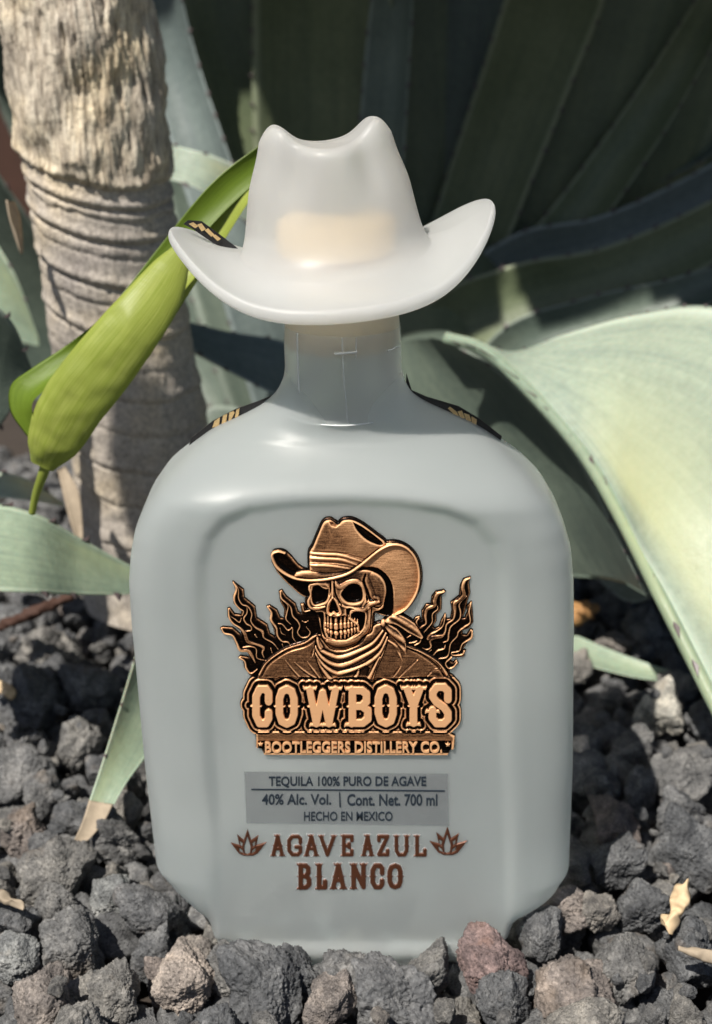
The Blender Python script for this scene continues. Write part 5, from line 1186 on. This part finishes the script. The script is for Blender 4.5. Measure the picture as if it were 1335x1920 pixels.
# printed lettering with the built-in sans face
def text_part(s, box, mat, parent, name='lettering', depth=.0001, off=0.0, y0=PANY, label=None):
    cu = bpy.data.curves.new(name, 'FONT'); cu.body = s; cu.size = 1; cu.offset = off; cu.extrude = .01; cu.resolution_u = 4
    to = bpy.data.objects.new('t', cu); C.objects.link(to); bpy.context.view_layer.update()
    me = bpy.data.meshes.new_from_object(to.evaluated_get(bpy.context.evaluated_depsgraph_get())); bpy.data.objects.remove(to)
    n = len(me.vertices); co = np.empty(n * 3, np.float32); me.vertices.foreach_get('co', co); co = co.reshape(-1, 3).astype(float)
    lo_, hi_ = co.min(0), co.max(0); u = (co[:, 0] - lo_[0]) / (hi_[0] - lo_[0]); v = (co[:, 1] - lo_[1]) / (hi_[1] - lo_[1])
    x0, y0p, x1, y1p = box; P = pxw(x0 + u * (x1 - x0), y1p - v * (y1p - y0p), y0); P[:, 1] -= np.where(co[:, 2] > 0, depth, -.0003)
    me.vertices.foreach_set('co', P.astype(np.float32).ravel()); me.update(); me.name = name; me.materials.clear(); me.materials.append(mat)
    bm = bmesh.new(); bm.from_mesh(me); bmesh.ops.recalc_face_normals(bm, faces=bm.faces); bm.to_mesh(me); bm.free()
    if mat is M_COPPER: add_attr(me, 'polish', np.full(n, .95))
    return ob(name, me, parent, label)
text_part('BOOTLEGGERS DISTILLERY CO.', (400 + 250 / ES, 940 + 1147 / ES, 400 + 1100 / ES, 940 + 1200 / ES), M_COPPER, emb, off=.016, depth=27 * UM)
for cx, cy in ((228, 1160), (1128, 1162)):
    def star(Xl, Yl, cx=cx, cy=cy): return sd_poly(Xl, Yl, [(cx + (17 if k % 2 == 0 else 7) * math.sin(k * math.pi / 5), cy - (17 if k % 2 == 0 else 7) * math.cos(k * math.pi / 5)) for k in range(10)])
    letter('', (cx - 18, cy - 18, cx + 18, cy + 18), 3, emb, M_COPPER, 9, 24, 3, 1.4, e2p, name='star', sdf=star)
# label film and dark print
film = bpart('label_film', prism_px('label_film', [(458, 1447), (840, 1451), (842, 1549), (462, 1544)], PANY - .00015, .0001, M_FOIL))
YF = PANY - .00022
text_part('TEQUILA 100% PURO DE AGAVE', (504, 1456, 799, 1477), M_INK, film, off=.018, y0=YF)
text_part('40% Alc. Vol.', (491, 1489, 621, 1509), M_INK, film, off=.018, y0=YF)
text_part('Cont. Net. 700 ml', (651, 1489, 820, 1511), M_INK, film, off=.018, y0=YF)
text_part('HECHO EN MEXICO', (570, 1522, 736, 1539), M_INK, film, off=.010, y0=YF)
ob('rule_line', prism_px('rule_line', [(471, 1479.2), (834, 1482), (834, 1484.4), (471, 1481.6)], YF - .0001, .0002, M_INK), film)
ob('rule_line', prism_px('rule_line', [(635.5, 1486), (638, 1486), (639.4, 1514), (636.4, 1514)], YF - .0002, .0002, M_INK), film)
# brown raised name of the kind
f2p = lambda a, b: (400 + a / ES, 1420 + b / ES)
AG = [('A', 276, 370, 344, 477), ('G', 354, 370, 430, 477), ('A', 436, 370, 508, 477), ('V', 506, 372, 592, 478), ('E', 612, 370, 678, 477), ('A', 711, 370, 774, 477), ('Z', 786, 370, 850, 477), ('U', 866, 372, 946, 478), ('L', 962, 372, 1030, 478),
      ('B', 402, 508, 474, 637), ('L', 490, 508, 552, 637), ('A', 562, 508, 642, 636), ('N', 656, 508, 742, 636), ('C', 754, 508, 826, 636), ('O', 836, 508, 914, 636)]
for ch, x0, y0, x1, y1 in AG:
    tt = 10 if y0 < 400 else 12.5
    x0 += 1; x1 -= 1; g_ = letter(ch, (x0, y0, x1, y1), tt, bottle, M_BROWN, -1, 6.5, 3.5, 1.3, f2p); g_.location = -BL
    v_ = letter(ch, (x0 - 4, y0 - 4, x1 + 4, y1 + 4), tt + 4, g_, M_VARNISH, -1, 2.5, 3, 1.9, f2p, name='clear_varnish')
ICON = [(83, 408), (126, 420), (114, 368), (147, 396), (165, 343), (182, 396), (218, 372), (207, 420), (257, 405), (212, 462), (190, 472), (147, 472), (122, 460)]
H1 = [(164, 378), (149, 428), (152, 458), (163, 464), (176, 458), (180, 428)]; H2 = [(124, 432), (140, 446), (146, 460), (128, 452)]; H3 = [(206, 432), (188, 446), (184, 460), (200, 452)]; H4 = [(128, 400), (142, 412), (138, 428), (130, 420)]; H5 = [(202, 402), (188, 412), (192, 428), (200, 420)]
for dx, dy, sc_ in ((0, 0, 1.0), (962, -8, 1.06)):
    def ic(Xl, Yl, dx=dx, dy=dy, sc_=sc_):
        tr = lambda P_: [((x - 170) * sc_ + 170 + dx, (y - 408) * sc_ + 410 + dy) for x, y in P_]
        d = sd_poly(Xl, Yl, tr(ICON))
        for hpoly in (H1, H2, H3, H4, H5): d = np.minimum(d, -sd_poly(Xl, Yl, tr(hpoly)))
        return d
    o = letter('', (78 + dx, 335 + dy, 265 + dx, 480 + dy), 4, bottle, M_BROWN, -1, 6.0, 3, 1.2, f2p, name='agave_icon', sdf=ic); o.location = -BL
